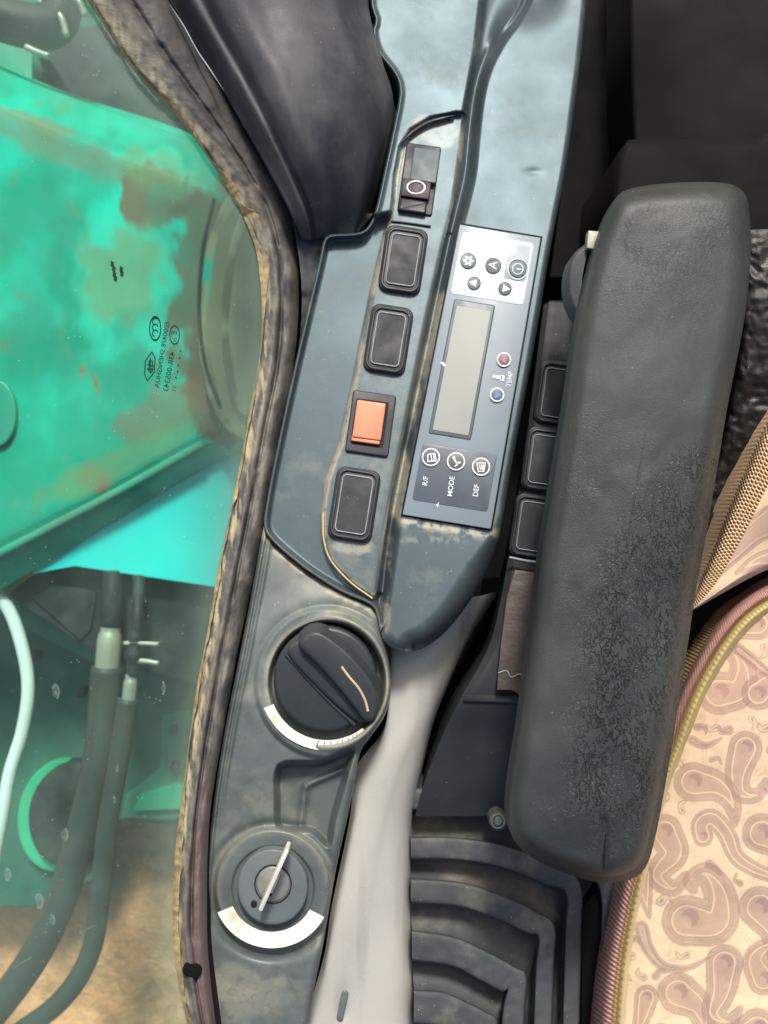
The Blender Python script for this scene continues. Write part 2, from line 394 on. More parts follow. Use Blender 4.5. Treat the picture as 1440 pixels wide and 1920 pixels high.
# outside
m_boom = M('turquoise_machine_paint', (1, 1, 1), .7, .12, 9, .2, 200, print_=True, spec=.25, speck=.8, spcol=lin(90, 110, 90), speckscale=120)
m_turq = M('bright_turquoise_paint', lin(34, 236, 226), .5, .1, 2, .05, 60)
m_teal = M('teal_frame_paint', lin(30, 165, 135), .5, .3, 3, .1, 60, dirt=lin(92, 100, 84), ds=4, dth=(.4, .7), damt=.75)
m_guard = M('green_guard_paint', lin(48, 190, 140), .5, .2, 6, .1, 60)
m_tealdk = M('grimy_teal_steel', lin(40, 118, 98), .6, .45, 7, .3, 60, dirt=lin(76, 80, 68), ds=7, dth=(.42, .66), damt=.65)
m_steel = M('dark_grimy_steel', lin(34, 46, 45), .6, .45, 9, .3, 60, dirt=lin(92, 98, 84), ds=9, dth=(.5, .72), damt=.6)
m_hose = M('black_hydraulic_hose', lin(60, 68, 64), .55, .15, 6, .3, 400, dirt=lin(92, 90, 74), ds=5, dth=(.5, .8), damt=.5)
m_fit = M('hose_fitting_metal', lin(170, 180, 160), .4, .2, 10, .1, 300, metal=.3)
m_white_hose = M('pale_conduit', lin(215, 240, 235), .4, .12, 5, .1, 100)
m_sand = M('sandy_ground', lin(252, 186, 134), .95, .22, 3, .4, 60, dirt=lin(104, 84, 60), ds=5, dth=(.42, .62), damt=.7, bdist=.02)  # brown dirt patches also carry the sand's dark shadows in the colour

# window pane: clear tinted glass with a film of dust
mg = bpy.data.materials.new('dusty_tinted_glass'); mg.use_nodes = True
t = mg.node_tree; N = t.nodes; L = t.links; N.clear()
out = N.new('ShaderNodeOutputMaterial'); tr = N.new('ShaderNodeBsdfTransparent'); tr.inputs[0].default_value = (.78, .97, .89, 1)
gl = N.new('ShaderNodeBsdfGlossy'); gl.inputs['Roughness'].default_value = .08; df = N.new('ShaderNodeBsdfDiffuse'); df.inputs[0].default_value = (.36, .52, .43, 1)
fr = N.new('ShaderNodeFresnel'); fr.inputs[0].default_value = 1.3
m1 = N.new('ShaderNodeMixShader'); L.new(fr.outputs[0], m1.inputs[0]); L.new(tr.outputs[0], m1.inputs[1]); L.new(gl.outputs[0], m1.inputs[2])
tc = N.new('ShaderNodeTexCoord'); n1 = N.new('ShaderNodeTexNoise'); n1.inputs['Scale'].default_value = 14; n1.inputs['Detail'].default_value = 8; n1.inputs['Roughness'].default_value = .65
L.new(tc.outputs['Object'], n1.inputs['Vector'])
r1 = N.new('ShaderNodeMapRange'); r1.inputs[1].default_value = .35; r1.inputs[2].default_value = .75; r1.inputs[3].default_value = .02; r1.inputs[4].default_value = .11; L.new(n1.outputs['Fac'], r1.inputs[0])
at = N.new('ShaderNodeAttribute'); at.attribute_name = 'dirt'
vo = N.new('ShaderNodeTexVoronoi'); vo.inputs['Scale'].default_value = 300; L.new(tc.outputs['Object'], vo.inputs['Vector'])
r2 = N.new('ShaderNodeMapRange'); r2.inputs[1].default_value = .12; r2.inputs[2].default_value = .05; L.new(vo.outputs['Distance'], r2.inputs[0])
n2 = N.new('ShaderNodeTexNoise'); n2.inputs['Scale'].default_value = 60; L.new(tc.outputs['Object'], n2.inputs['Vector'])
r3 = N.new('ShaderNodeMapRange'); r3.inputs[1].default_value = .5; r3.inputs[2].default_value = .6; r3.inputs[4].default_value = .75; L.new(n2.outputs['Fac'], r3.inputs[0])
mm = N.new('ShaderNodeMath'); mm.operation = 'MULTIPLY'; L.new(r2.outputs[0], mm.inputs[0]); L.new(r3.outputs[0], mm.inputs[1])
a1 = N.new('ShaderNodeMath'); a1.operation = 'ADD'; L.new(r1.outputs[0], a1.inputs[0]); L.new(mm.outputs[0], a1.inputs[1])
a2 = N.new('ShaderNodeMath'); a2.operation = 'ADD'; a2.use_clamp = True; L.new(a1.outputs[0], a2.inputs[0]); L.new(at.outputs['Fac'], a2.inputs[1])
m2 = N.new('ShaderNodeMixShader'); L.new(a2.outputs[0], m2.inputs[0]); L.new(m1.outputs[0], m2.inputs[1]); L.new(df.outputs[0], m2.inputs[2])
L.new(m2.outputs[0], out.inputs[0])
m_drop = M('dried_water_spot', lin(190, 215, 200), .5, .1, 30, .1)
_t = m_drop.node_tree; _mx = _t.nodes.new('ShaderNodeMixShader'); _tr = _t.nodes.new('ShaderNodeBsdfTransparent'); _mx.inputs[0].default_value = .2
_t.links.new(_tr.outputs[0], _mx.inputs[1]); _t.links.new(_t.nodes['Principled BSDF'].outputs[0], _mx.inputs[2]); _t.links.new(_mx.outputs[0], _t.nodes['Material Output'].inputs[0])

# ------------------------------------------------------------------ outside the cab, seen through the pane
def loc(px, py, z): return tuple(W(px, py, z))
gz = -1.06
g = mesh_obj('ground', [(-60, -60, gz), (60, -60, gz), (60, 60, gz), (-60, 60, gz)], [(0, 1, 2, 3)], m_sand, None, False)
tag(g, 'sandy ground beside the machine', None, 'structure')

TEAL = np.array(lin(0, 190, 162)); TEALD = np.array(lin(2, 162, 132)); OLV = np.array(lin(118, 128, 100)); RUST = np.array(lin(140, 108, 82)); TAN = np.array(lin(104, 158, 112))
BRT = np.array(lin(6, 212, 182))
OUTSIDE = True
def blob(px, py, x, y, rx, ry, ang=0, seed=0, soft=.35):
    c, s = math.cos(R(ang)), math.sin(R(ang)); dx, dy = px-x, py-y
    a, b = (dx*c+dy*s)/rx, (-dx*s+dy*c)/ry
    d = np.hypot(a, b) + (fbm(px/45, py/45, seed, 6)-.5)*1.2
    return sstep(1+soft*.7, 1-soft*.7, d)
def boomcol(px, py, U, V):
    n = fbm(px/120, py/120, 3); c = TEAL+(TEALD-TEAL)*sstep(.35, .65, n)[..., None]
    def put(m, k, a=1.):
        nonlocal c
        c = c+(k-c)*(m*a)[..., None]
    put(blob(px, py, 270, 470, 120, 190, 10, 8), BRT, .8)
    put(blob(px, py, 150, 290, 260, 26, 20, 5), OLV, .6); put(blob(px, py, 30, 215, 120, 10, 18, 6), RUST, .5)
    put(blob(px, py, 285, 375, 52, 62, 0, 9, .15), (RUST*.8+OLV*.2)*.7, .9); put(blob(px, py, 230, 530, 75, 95, 0, 2), TAN, .75)
    put(blob(px, py, 300, 330, 90, 40, 15, 12), TAN, .6)
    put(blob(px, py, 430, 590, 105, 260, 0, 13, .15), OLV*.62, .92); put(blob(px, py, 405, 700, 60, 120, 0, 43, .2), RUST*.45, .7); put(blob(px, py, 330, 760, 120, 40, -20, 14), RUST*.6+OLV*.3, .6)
    put(blob(px, py, 175, 895, 30, 28, 0, 15), RUST, .8); put(blob(px, py, 60, 640, 90, 60, 0, 16), TEALD*.8, .6)
    put(blob(px, py, 160, 690, 22, 5, -40, 17), RUST, .8); put(blob(px, py, 180, 720, 5, 20, -20, 18), RUST, .8)
    put(blob(px, py, 200, 880, 190, 26, -25, 19), TAN*.9, .7)
    put(sstep(.62, .85, fbm(px/34, py/34, 22)), OLV, .35)
    put(sstep(.60, .74, fbm(px/80, py/80, 24, 6)), TEALD*.8, .35)
    return c
boom = thing('excavator_boom', 'big turquoise steel boom with rusty scuffs, outside behind the window pane', 'boom', loc(150, 600, -1.5))
loft('boom_plate', [
    [(-500, -190, -1.7), (0, 118, -1.7), (330, 240, -1.7), (520, 320, -1.7)],
    [(-500, -90, -1.12), (0, 132, -1.12), (330, 256, -1.12), (520, 330, -1.12)],
    [(-500, -30, -1.02), (0, 185, -1.02), (300, 300, -1.02), (520, 385, -1.02)],
    [(-500, 0, -1.0), (0, 205, -1.0), (300, 325, -1.0), (520, 400, -1.0)],
    [(-500, 1290, -1.0), (0, 1015, -1.0), (200, 915, -1.0), (370, 820, -1.0), (520, 780, -1.0)],
    [(-500, 1330, -1.02), (0, 1040, -1.02), (200, 935, -1.02), (375, 838, -1.02), (520, 800, -1.02)],
    [(-500, 1345, -1.05), (0, 1062, -1.05), (200, 955, -1.05), (380, 850, -1.05), (520, 812, -1.05)],
    [(-500, 1400, -1.3), (0, 1106, -1.13), (200, 985, -1.13), (400, 868, -1.13), (520, 830, -1.13)]],
    420, 44, m_boom, boom, colf=boomcol)
strip('weld_seam', [(-100, 1082), (0, 1036), (200, 932), (380, 832)], -1.012, 16, .01, m_teal, boom)
def pivcol(px, py):
    c = OLV*.8+(np.array(lin(150, 165, 130))-OLV*.8)*sstep(.4, .6, fbm(px/50, py/50, 31))[..., None]
    return c+(TEAL-c)*(sstep(.6, .68, fbm(px/60, py/90, 33)))[..., None]
plate('pivot_boss', ell(470, 575, 98, 245, 60, 3), -.9, .3, m_boom, boom, bev=14, colf=pivcol)
plate('pivot_cap', ell(474, 575, 58, 205, 60, 3), -.86, .06, m_boom, boom, bev=14, colf=pivcol)
strip('boss_rim', [(402, 372), (380, 470), (373, 580), (384, 680), (412, 760)], -.895, 7, .008, m_steel, boom)
plate('inspection_cover', ell(-8, 775, 38, 62, 40), -.97, .05, m_teal, boom, bev=8)

d = plate('deck_plate', [(60, 1075), (250, 900), (560, 700), (620, 1110), (400, 1100), (140, 1062)], -1.145, .01, m_turq, None, bev=3)
tag(d, 'bright turquoise deck plate lying between the boom and the dark steel housing', 'steel plate')
hous = thing('steel_housing', 'dark grimy steel housing below the bright turquoise plate, behind the two hoses', 'machine housing', loc(220, 1150, -1.6))
plate('housing_body', [(118, 1032), (500, 1080), (520, 1300), (395, 1290), (205, 1240), (15, 1115)], -1.25, .1, m_steel, hous, bev=5)
strip('top_edge', [(118, 1036), (300, 1058), (480, 1082)], -1.249, 5, .004, m_teal, hous)
plate('bracket', [(60, 1120), (100, 1095), (180, 1110), (170, 1180), (150, 1200)], -1.23, .02, m_steel, hous, bev=3)
fr_ = thing('green_frame', 'green slanting frame rail and grimy plate under the steel housing, lower left behind glass', 'machine frame', loc(150, 1350, -2.0))
plate('frame_plate', [(-300, 1000), (0, 1108), (180, 1225), (520, 1290), (520, 1520), (338, 1548), (215, 1535), (190, 1640), (60, 1700), (-300, 1690)], -1.95, .06, m_tealdk, fr_, bev=4)
plate('rail', [(-120, 1035), (10, 1108), (185, 1215), (178, 1246), (0, 1150), (-120, 1085)], -1.7, .1, m_teal, fr_, bev=6)
plate('scuffed_bracket', [(228, 1532), (236, 1490), (276, 1462), (300, 1440), (306, 1340), (420, 1330), (420, 1530), (300, 1538)], -1.9, .05, m_teal, fr_, bev=6)
plate('bracket_rib', [(250, 1520), (262, 1492), (330, 1470), (400, 1480), (400, 1515)], -1.86, .04, m_guard, fr_, bev=5)
for bx, by in ((322, 1372), (326, 1440), (60, 1230), (150, 1300)): plate('bolt', ell(bx, by, 9, 9, 6), -1.84, .03, m_steel, fr_, bev=2)
whl = thing('round_guard', 'green curved ring guard round a dark disc, lower left behind the hoses', 'guard', loc(80, 1530, -1.9))
plate('drum_flange', ell(108, 1530, 74, 104, 48, 8), -1.88, .06, m_guard, whl, bev=10)
plate('disc', ell(126, 1528, 72, 96, 48, 8), -1.82, .05, m_steel, whl, bev=6)
plate('hub', ell(128, 1540, 20, 26, 30), -1.78, .04, m_steel, whl, bev=6)
o = tube('pale_conduit', [(-30, 1090, -1.2), (15, 1140, -1.2), (42, 1215, -1.2), (53, 1290, -1.2), (42, 1370, -1.2), (18, 1450, -1.2), (2, 1540, -1.2), (-20, 1650, -1.2)], 12, m_white_hose)
tag(o, 'pale white-green conduit curving down the left edge behind the glass', 'conduit')
def hose(label, path, rad, f0, f1, frad):
    h = thing('hydraulic_hose', label, 'hose', loc(*path[0]), 'hydraulic hoses outside the window')
    tube('hose', path, rad, m_hose, h)
    tube('fitting', [f0, ((f0[0]+f1[0])/2, (f0[1]+f1[1])/2, f0[2]), f1], frad, m_fit, h, n=20, rf=lambda t: np.where(t < .2, .8, np.where(t < .3, .95, 1)))
    return h
h1 = hose('thicker left hydraulic hose with a wide pale crimp fitting, outside the glass', [(200, 1250, -1.15), (188, 1400, -1.15), (158, 1540, -1.15), (118, 1680, -1.15), (60, 1800, -1.15), (-30, 1920, -1.15), (-120, 2020, -1.2)], 29, (208, 1170, -1.15), (200, 1265, -1.15), 23)
tube('fitting_neck', [(212, 1072, -1.17), (211, 1120, -1.15), (208, 1175, -1.15)], 19, m_steel, h1, n=20)
h2 = hose('thinner right hydraulic hose with a small bright metal fitting, outside the glass', [(240, 1310, -1.05), (222, 1430, -1.05), (200, 1560, -1.05), (188, 1680, -1.05), (168, 1790, -1.05), (110, 1880, -1.05), (0, 1960, -1.05)], 19, (246, 1265, -1.05), (241, 1320, -1.05), 13)
tube('fitting_neck', [(260, 1082, -1.12), (258, 1150, -1.05), (252, 1210, -1.05), (248, 1268, -1.05)], 11, m_steel, h2, n=30, rf=lambda t: 1+.5*(np.abs(t-.8) < .06)+.3*(np.abs(t-.6) < .04))
tube('elbow_pin', [(232, 1206, -1.04), (262, 1206, -1.04), (298, 1208, -1.04)], 4, m_fit, h2, n=12)
tube('elbow_pin', [(250, 1238, -1.04), (275, 1240, -1.04), (298, 1244, -1.04)], 5, m_fit, h2, n=12)
# dark machinery above the boom
ub = thing('rear_machinery', 'dark green-grey machinery above the boom, top left behind the window', 'machinery', loc(150, 100, -1.9))
plate('machinery_body', [(-400, -400), (600, -400), (600, 420), (300, 330), (-400, 60)], -1.85, .1, m_tealdk, ub, bev=5)
plate('cover_block', [(60, 60), (240, 40), (420, 250), (330, 262), (140, 190)], -1.7, .12, m_steel, ub, bev=8)
plate('cover_flange', [(-200, 60), (60, 70), (60, 150), (-200, 80)], -1.65, .1, m_teal, ub, bev=8)
o = thing('pipe_clamp', 'pale ribbed pipe elbow at the top left corner behind the glass', 'pipe', loc(60, 50, -1.3))
tube('elbow', [(-120, 10, -1.2), (-20, 30, -1.2), (60, 50, -1.2), (105, 40, -1.2), (110, -20, -1.2), (90, -90, -1.2)], 40, m_steel, o, n=60)
for i, (a, b) in enumerate((((70, 0), (125, 68)), ((100, -20), (160, 30)))):
    tube('clamp_band', [(a[0], a[1], -1.14), ((a[0]+b[0])/2+14, (a[1]+b[1])/2-6, -1.13), (b[0], b[1], -1.14)], 6, m_fit, o, n=20)
tube('clamp_bolt', [(48, 88, -1.1), (70, 98, -1.1), (92, 106, -1.1)], 6, m_fit, o, n=12)

# ------------------------------------------------------------------ side window
OUTSIDE = False
GA, GB, GC = -.72, -.12, -.072
def zg(px, py):
    q = (GA*(np.asarray(px, float)-720)+GB*(960-np.asarray(py, float)))/S
    return (GC+q)/(1+q/H)
inner = [(60, -160), (165, 0), (258, 138), (330, 214), (400, 310), (448, 385), (478, 450), (489, 520), (491, 600), (485, 680), (470, 760), (454, 850), (434, 950), (411, 1060), (390, 1180), (371, 1280), (353, 1400), (341, 1500), (330, 1600), (325, 1700), (329, 1800), (347, 1900), (372, 2000)]
outer = [(215, -160), (315, 0), (420, 165), (470, 250), (520, 335), (548, 395), (557, 470), (560, 560), (555, 650), (543, 730), (527, 800), (508, 900), (492, 990), (472, 1100), (452, 1190), (433, 1290), (414, 1400), (400, 1480), (391, 1560), (388, 1700), (391, 1800), (402, 1900), (415, 2000)]
win = thing('side_window', 'dirty green tinted cab window with black maker print, edged in crusty rubber', 'window', loc(450, 1000, -.05))
nv = 200
ci = cr(inner, nv); left = np.stack([np.full(nv, -700.), np.linspace(-500, 2300, nv)], 1)
rows = []
dd = []
for j in range(60):
    f = (j/59)**.6; q = left+(ci+np.array([14, 0])-left)*f; rows.append(np.stack([q[:, 0], q[:, 1]], -1))
q = np.stack(rows, 1); px, py = q[..., 0], q[..., 1]
di = seg_dist(px, py, ci[::3])
dirt = .22*np.exp(-(di/34)**1.0)+.03*sstep(1250, 1900, py)+.10*blob(px, py, 150, 60, 190, 130, 20, 41)+.05*blob(px, py, 60, 1750, 120, 250, 0, 42)
mesh_obj('glass_pane', W(px, py, zg(px, py)), gfaces(nv, 60), mg, win, True, None, {'dirt': dirt})
# tan sealant strip and rubber frame
nvi = 700
ci, co_ = cr(inner, nvi), cr(outer, nvi)
def sealcol(px, py, U, V):
    a, b, c = np.array(lin(74, 74, 72)), np.array(lin(112, 108, 98)), np.array(lin(182, 174, 138))
    n = fbm(U*6, V*70, 51, 5)*.4+.6*fbm(px/24, py/34, 50, 5); k = a+(b-a)*sstep(.38, .66, n)[..., None]
    low = sstep(520, 800, py)*sstep(2000, 1300, py)
    k = k+(c-k)*(sstep(.42, .1, U)*sstep(.42, .62, fbm(px/5, py/30, 52))*(.35+.5*low))[..., None]
    k = k+(np.array(lin(104, 86, 84))-k)*(sstep(1350, 1600, py)*sstep(.35, .6, U)*.8)[..., None]
    k = k+(np.array(lin(60, 58, 64))-k)*(sstep(500, 250, py)*.6*sstep(.2, .6, U))[..., None]
    k = k*(1-.55*np.exp(-((U-.52-.03*np.sin(V*30))/.035)**2)*sstep(.3, .6, fbm(px/30, py/30, 55)))[..., None]
    return k
def sealdisp(px, py, U, V):
    prof = .010*np.sin(np.clip(U*1.02, 0, 1)*math.pi)**.5 + .0009*np.sin(U*math.pi*5+.6+2*vn(V*9, V*0, 63)) - .005*np.exp(-((U-.52)/.05)**2)*sstep(.25, .5, vn(px/60, py/60, 7)+.2)
    return zg(px, py)+prof+(fbm(U*4, V*34, 61, 4)-.5)*.004+(fbm(px/6, py/9, 62)-.5)*.0006
loft('rubber_seal', [np.column_stack([ci[::25]+[[2, 0]], np.zeros(len(ci[::25]))]), np.column_stack([co_[::25], np.zeros(len(ci[::25]))])], 900, 34, m_seal, win, disp=sealdisp, colf=sealcol, arc=False)
# tan sealant: irregular width along the inner edge
T = np.gradient(ci, axis=0); T /= np.linalg.norm(T, axis=1)[:, None]; Nn = np.stack([-T[:, 1], T[:, 0]], 1)*np.sign(1)
if Nn[nvi//2, 0] < 0: Nn = -Nn
yy = ci[:, 1]
wid = -7+20*fbm(yy/60, yy*0+.5, 72, 6)+24*np.exp(-((yy-440)/95)**2)+8*sstep(1450, 1560, yy)*sstep(1900, 1750, yy)
wid = np.maximum(wid-14*np.exp(-((yy-390)/14)**2), 1.5)
rws = []
for tt, hh in ((-.12, .0), (0, .001), (.3, .0025), (.7, .004), (.95, .005), (1.0, .001)):
    q = ci+Nn*(wid*tt)[:, None]; rws.append(W(q[:, 0], q[:, 1], zg(q[:, 0], q[:, 1])+hh+.003+(fbm(q[:, 0]/8, q[:, 1]/8, 75)-.5)*.003))
mesh_obj('sealant_strip', np.concatenate(rws), gfaces(6, nvi), m_sealant, win)
# joint plug in the seal near the bottom
plate('joint_gap', rrect(360, 1820, 36, 26, 11, 20), lambda a, b: zg(a, b)+.0105, .01, m_floor, win, bev=3)
# maker print on the pane (seen from inside, so mirrored)
zgp = lambda a, b: zg(a, b)
def gp(name, polys): return flat(name, polys, zgp, m_glassink, win, .0006)
tilt = 83
gp('certification_mark', annulus(291, 616, 9.5, 11.5, ky=2.1, n=40))
for k in range(3):
    gp('certification_mark', annulus(291, 603+k*11, 4.0, 6.0, 100, 350 if k else 320, 12, ky=1.25))
gp('approval_mark', annulus(327.5, 628, 8.2, 9.8, ky=1.9, n=40))
text('glass_lettering', 'E', 327, 624, 11, -98, zgp, m_glassink, win, True, .0006)
text('glass_lettering', '11', 329, 637, 6, -98, zgp, m_glassink, win, True, .0006)
text('glass_lettering', 'E000478 SHENGHUA', 304, 665, 8.8, -99, zgp, m_glassink, win, True, .0006, xs=1.12)
text('glass_lettering', '43R-005343', 317.5, 697, 9.8, -100, zgp, m_glassink, win, True, .0006, xs=1.12)
text('glass_lettering', '11', 327, 729, 8, -99, zgp, m_glassink, win, True, .0006)
gp('approval_dots', [ell(x, y, 1.5, 2, 10) for x, y in ((338, 658), (337, 671), (334, 685), (333, 697), (330, 708))])
dm = [(285, 660), (291, 672), (289, 698), (276, 714), (271, 700), (273, 676)]
gp('diamond_mark', line(dm+[dm[0]], 2)); gp('diamond_mark', line([(280, 676), (286, 677), (285, 698), (279, 696), (280, 676)], 2)+line([(277, 684), (288, 686)], 2)+line([(282, 672), (282, 700)], 2)+line([(276, 692), (287, 692)], 2.5))
gp('black_chip_mark', [[(208+dx, 488+dy), (214+dx, 492+dy), (213+dx, 502+dy), (207+dx, 499+dy)] for dx, dy in ((0, 0), (3, 9), (4, 20), (6, 27), (17, 10), (18, 18))])
for i, (x, y, rx, ry) in enumerate(((104, 1297, 8, 15), (306, 1290, 4, 13), (120, 1565, 8, 14), (73, 1690, 9, 15), (97, 1725, 7, 11), (219, 1440, 3, 7), (214, 1500, 3, 8), (13, 1640, 8, 12))):
    flat('water_spot', annulus(x, y, rx*.72, rx, 200+40*(i % 3), 430+50*(i % 2), 24, ky=ry/rx)+annulus(x, y, rx*.0, rx*.72, 0, 360, 24, ky=ry/rx)[::2], zgp, m_drop, win, .0007)
for (a, b) in (((232, 1206), (300, 1204)), ((300, 1780), (340, 1850)), ((24, 1815), (60, 1795)), ((150, 1748), (180, 1735)), ((268, 1800), (310, 1812))):
    gp_ = flat('scratch', line([a, ((a[0]+b[0])/2+3, (a[1]+b[1])/2-2), b], 1.3), zgp, m_drop, win, .0007)

# cab skin under the seal and the cab floor
cw = cr(outer, 120); top = W(cw[:, 0]-4, cw[:, 1], zg(cw[:, 0], cw[:, 1])+.002); top = np.concatenate([top[:1]+[[0, 1.2, 0]], top, top[-1:]+[[0, -1.2, 0]]]); bot = top.copy(); bot[:, 2] = -.46
o = mesh_obj('cab_wall', np.concatenate([top, bot]), gfaces(2, 122), m_seatbase); tag(o, 'cab side wall running down from the window seal', None, 'structure')
far = bot.copy(); far[:, 0] = 1.2; far[:, 1] *= 1.0
o = mesh_obj('floor', np.concatenate([bot+[[-.004, 0, 0]], far]), gfaces(2, 122), m_floor, None, False); tag(o, 'dark cab floor', None, 'structure')

x0, x1, y0, y1 = bot[0, 0], 1.2, bot[-1, 1], bot[0, 1]
o = mesh_obj('cab_bulkhead', [(x0, y1, -.46), (x1, y1, -.46), (x1, y0, -.46), (x0, y0, -.46), (x0, y1, -.1), (x1, y1, -.1), (x1, y0, -.1), (x0, y0, -.1)], [(0, 1, 5, 4), (1, 2, 6, 5), (2, 3, 7, 6)], m_seatbase, None, False); tag(o, 'dark low inner walls of the cab', None, 'structure')
# ------------------------------------------------------------------ pillar trim (top left, black)
def trimdisp(px, py, U, V):
    return sstep(1.02, .6, V)*.012*np.sin(U*math.pi)+.010*sstep(.0, .18, U)-.006*np.exp(-((U-.22)/.05)**2)-.004*np.exp(-((U-.55)/.08)**2)-.025*sstep(.86, 1, U)+(fbm(px/90, py/160, 81, 2)-.5)*.005
pt = thing('pillar_trim', 'dusty black moulded trim panel between the window seal and the console, top left', 'trim panel', loc(520, 250, -.07))
loft('trim_cover', [[(255, -110, -.02), (310, -10, -.018), (425, 180, -.016), (515, 335, -.014), (552, 410, -.02), (566, 452, -.04)],
                    [(430, -130, 0.0), (470, 0, .0), (540, 150, .0), (590, 280, -.01), (615, 375, -.03), (618, 444, -.055)],
                    [(700, -130, -.03), (690, 0, -.03), (716, 110, -.03), (738, 200, -.045), (712, 330, -.055), (676, 440, -.065)]],
     320, 50, m_trim, pt, disp=trimdisp, smooth_u=True, wall=.08)
strip('trim_crack', [(318, 8), (345, 50), (368, 92), (392, 128), (420, 170)], lambda a, b: -.0020+0*a, 3.5, .0015, m_line, pt, taper=True)
o = loft('seal_skirt', [[(545, 400, -.04), (560, 480, -.035), (566, 560, -.03), (560, 650, -.03), (540, 760, -.03), (520, 860, -.03), (498, 990, -.03)],
                    [(700, 400, -.07), (640, 480, -.06), (620, 560, -.05), (600, 650, -.045), (580, 760, -.04), (560, 860, -.04), (530, 990, -.04)]], 120, 20, m_trim, None,
     disp=lambda px, py, U, V: (fbm(px/25, py/25, 91)-.5)*.008)
tag(o, 'dirty dark flap in the gap between the window seal and the console tray', 'flap')

# ------------------------------------------------------------------ upper console
Lr = [(696, -120), (694, 0), (703, 38), (698, 60), (708, 98), (738, 138), (748, 165), (746, 195), (735, 250), (720, 320), (706, 385), (694, 418), (678, 434), (650, 438), (620, 440), (606, 452), (598, 490), (578, 575), (557, 665), (535, 765), (515, 860), (500, 940), (495, 985), (506, 1010), (545, 1046), (590, 1080), (640, 1110), (690, 1132), (704, 1146), (712, 1180), (722, 1204), (740, 1216), (765, 1221.5)]
Rr = [(1112, -120), (1100, 0), (1092, 80), (1080, 180), (1062, 310), (1045, 400), (1028, 490), (1010, 600), (985, 740), (962, 860), (945, 960), (932, 1020), (908, 1080), (872, 1140), (835, 1185), (800, 1212), (772, 1221.5)]
SWP = [(856, 212), (808, 224), (772, 246), (754, 276), (744, 330), (734, 400), (714, 480), (698, 550), (680, 640), (660, 740), (640, 830), (614, 900), (606, 960), (607, 1010), (620, 1050), (655, 1090), (700, 1122), (714, 1110), (720, 1020), (742, 910), (772, 770), (800, 640), (826, 510), (846, 410), (860, 310), (872, 214)]
ACP = [(1040, -130), (1000, -20), (978, 30), (945, 75), (918, 125), (903, 180), (893, 260), (886, 330), (868, 405), (850, 475), (822, 600), (796, 730), (770, 860), (750, 965), (733, 1080), (720, 1170), (724, 1222), (960, 1240), (1100, 1000), (1180, -130)]
SHP = [(690, -130), (918, -130), (905, 0), (893, 100), (872, 214), (808, 224), (772, 246), (754, 276), (744, 330), (740, 400), (600, 430), (560, 300)]
Lc = cr(Lr, 900); o_ = np.argsort(Lc[:, 1]); Lc = Lc[o_]
nr_ = 760
Ls = cr(Lr, nr_); Ls[:, 1] = np.maximum.accumulate(Ls[:, 1]+np.arange(nr_)*1e-5)
Rc = cr(Rr, 900); Rx = np.interp(Ls[:, 1], np.maximum.accumulate(Rc[:, 1]), Rc[:, 0])
nc_ = 190
tu = np.linspace(0, 1, nc_); tu = tu+.0*tu
px = Ls[:, :1]+(Rx[:, None]-Ls[:, :1])*tu[None, :]; py = Ls[:, 1:2]+0*px
outl = np.vstack([Ls, np.stack([Rx, Ls[:, 1]], 1)[::-1]])[::6]
def seg_in(px, py): return seg_dist(px, py, Ls[::5]), seg_dist(px, py, np.stack([Rx, Ls[:, 1]], 1)[::8])
dL, dR = seg_in(px, py)
sS, sA, sH = sdf(px, py, SWP), sdf(px, py, cr(ACP, 160, closed=True)), sdf(px, py, SHP)
z = zc(py)
tray = -.0075*sstep(-6, 8, sS*-1)                           # left of switch strip
h = -.0075+.0075*sstep(-5, 5, sS)                            # strip 0, rest -7.5 mm
h = h+.0135*sstep(-8, 8, sH)*(1-sstep(-5, 5, sS))             # sheet above strip: +6 mm
h = np.where(sA > -30, h+(0.010-h)*sstep(-14, 8, sA), h)
val = np.exp(-((sA+14)/7.5)**2)*(1-sstep(1150, 1210, py)*.5); XB = [(918, -130), (905, 0), (893, 100), (872, 214), (860, 310), (846, 410), (826, 510), (800, 640), (772, 770), (742, 910), (720, 1020), (714, 1110)]
xb = np.interp(py, [p[1] for p in XB], [p[0] for p in XB]); dB = seg_dist(px, py, XB); tt = np.clip(-sA/(np.maximum(-sA, 0)+dB+1e-6), 0, 1)
gm_ = (sA < 0) & (px > xb) & (py < 1110); wide = sstep(20, 60, -sA+dB)*sstep(0, 16, -sA)*sstep(0, 10, dB)
h = np.where(gm_, h*(1-wide)+wide*(.010-.020*tt-.010*np.sin(tt*math.pi)), h)
h = h-.005*val*(1-wide)       # valley beside the housing
rim = np.exp(-(np.maximum(dL-3, 0)/5)**2); top_h = .003
h = np.where(sA < 0, h+(np.maximum(h, 0)+top_h-h)*rim*1.0, h)
e = np.clip(1-dL/4, 0, 1); h = h-.004*e**2*(sA < 0)
wR = 10+34*sstep(960, 1080, py); e = np.clip(1-dR/wR, 0, 1); h = h-(.012+.018*sstep(950, 1080, py))*(1-np.sqrt(np.maximum(1-e*e, 0)))
eb = np.clip(1-dL/22, 0, 1)*(sA > 0); h = h-.008*(1-np.sqrt(np.maximum(1-eb*eb, 0)))
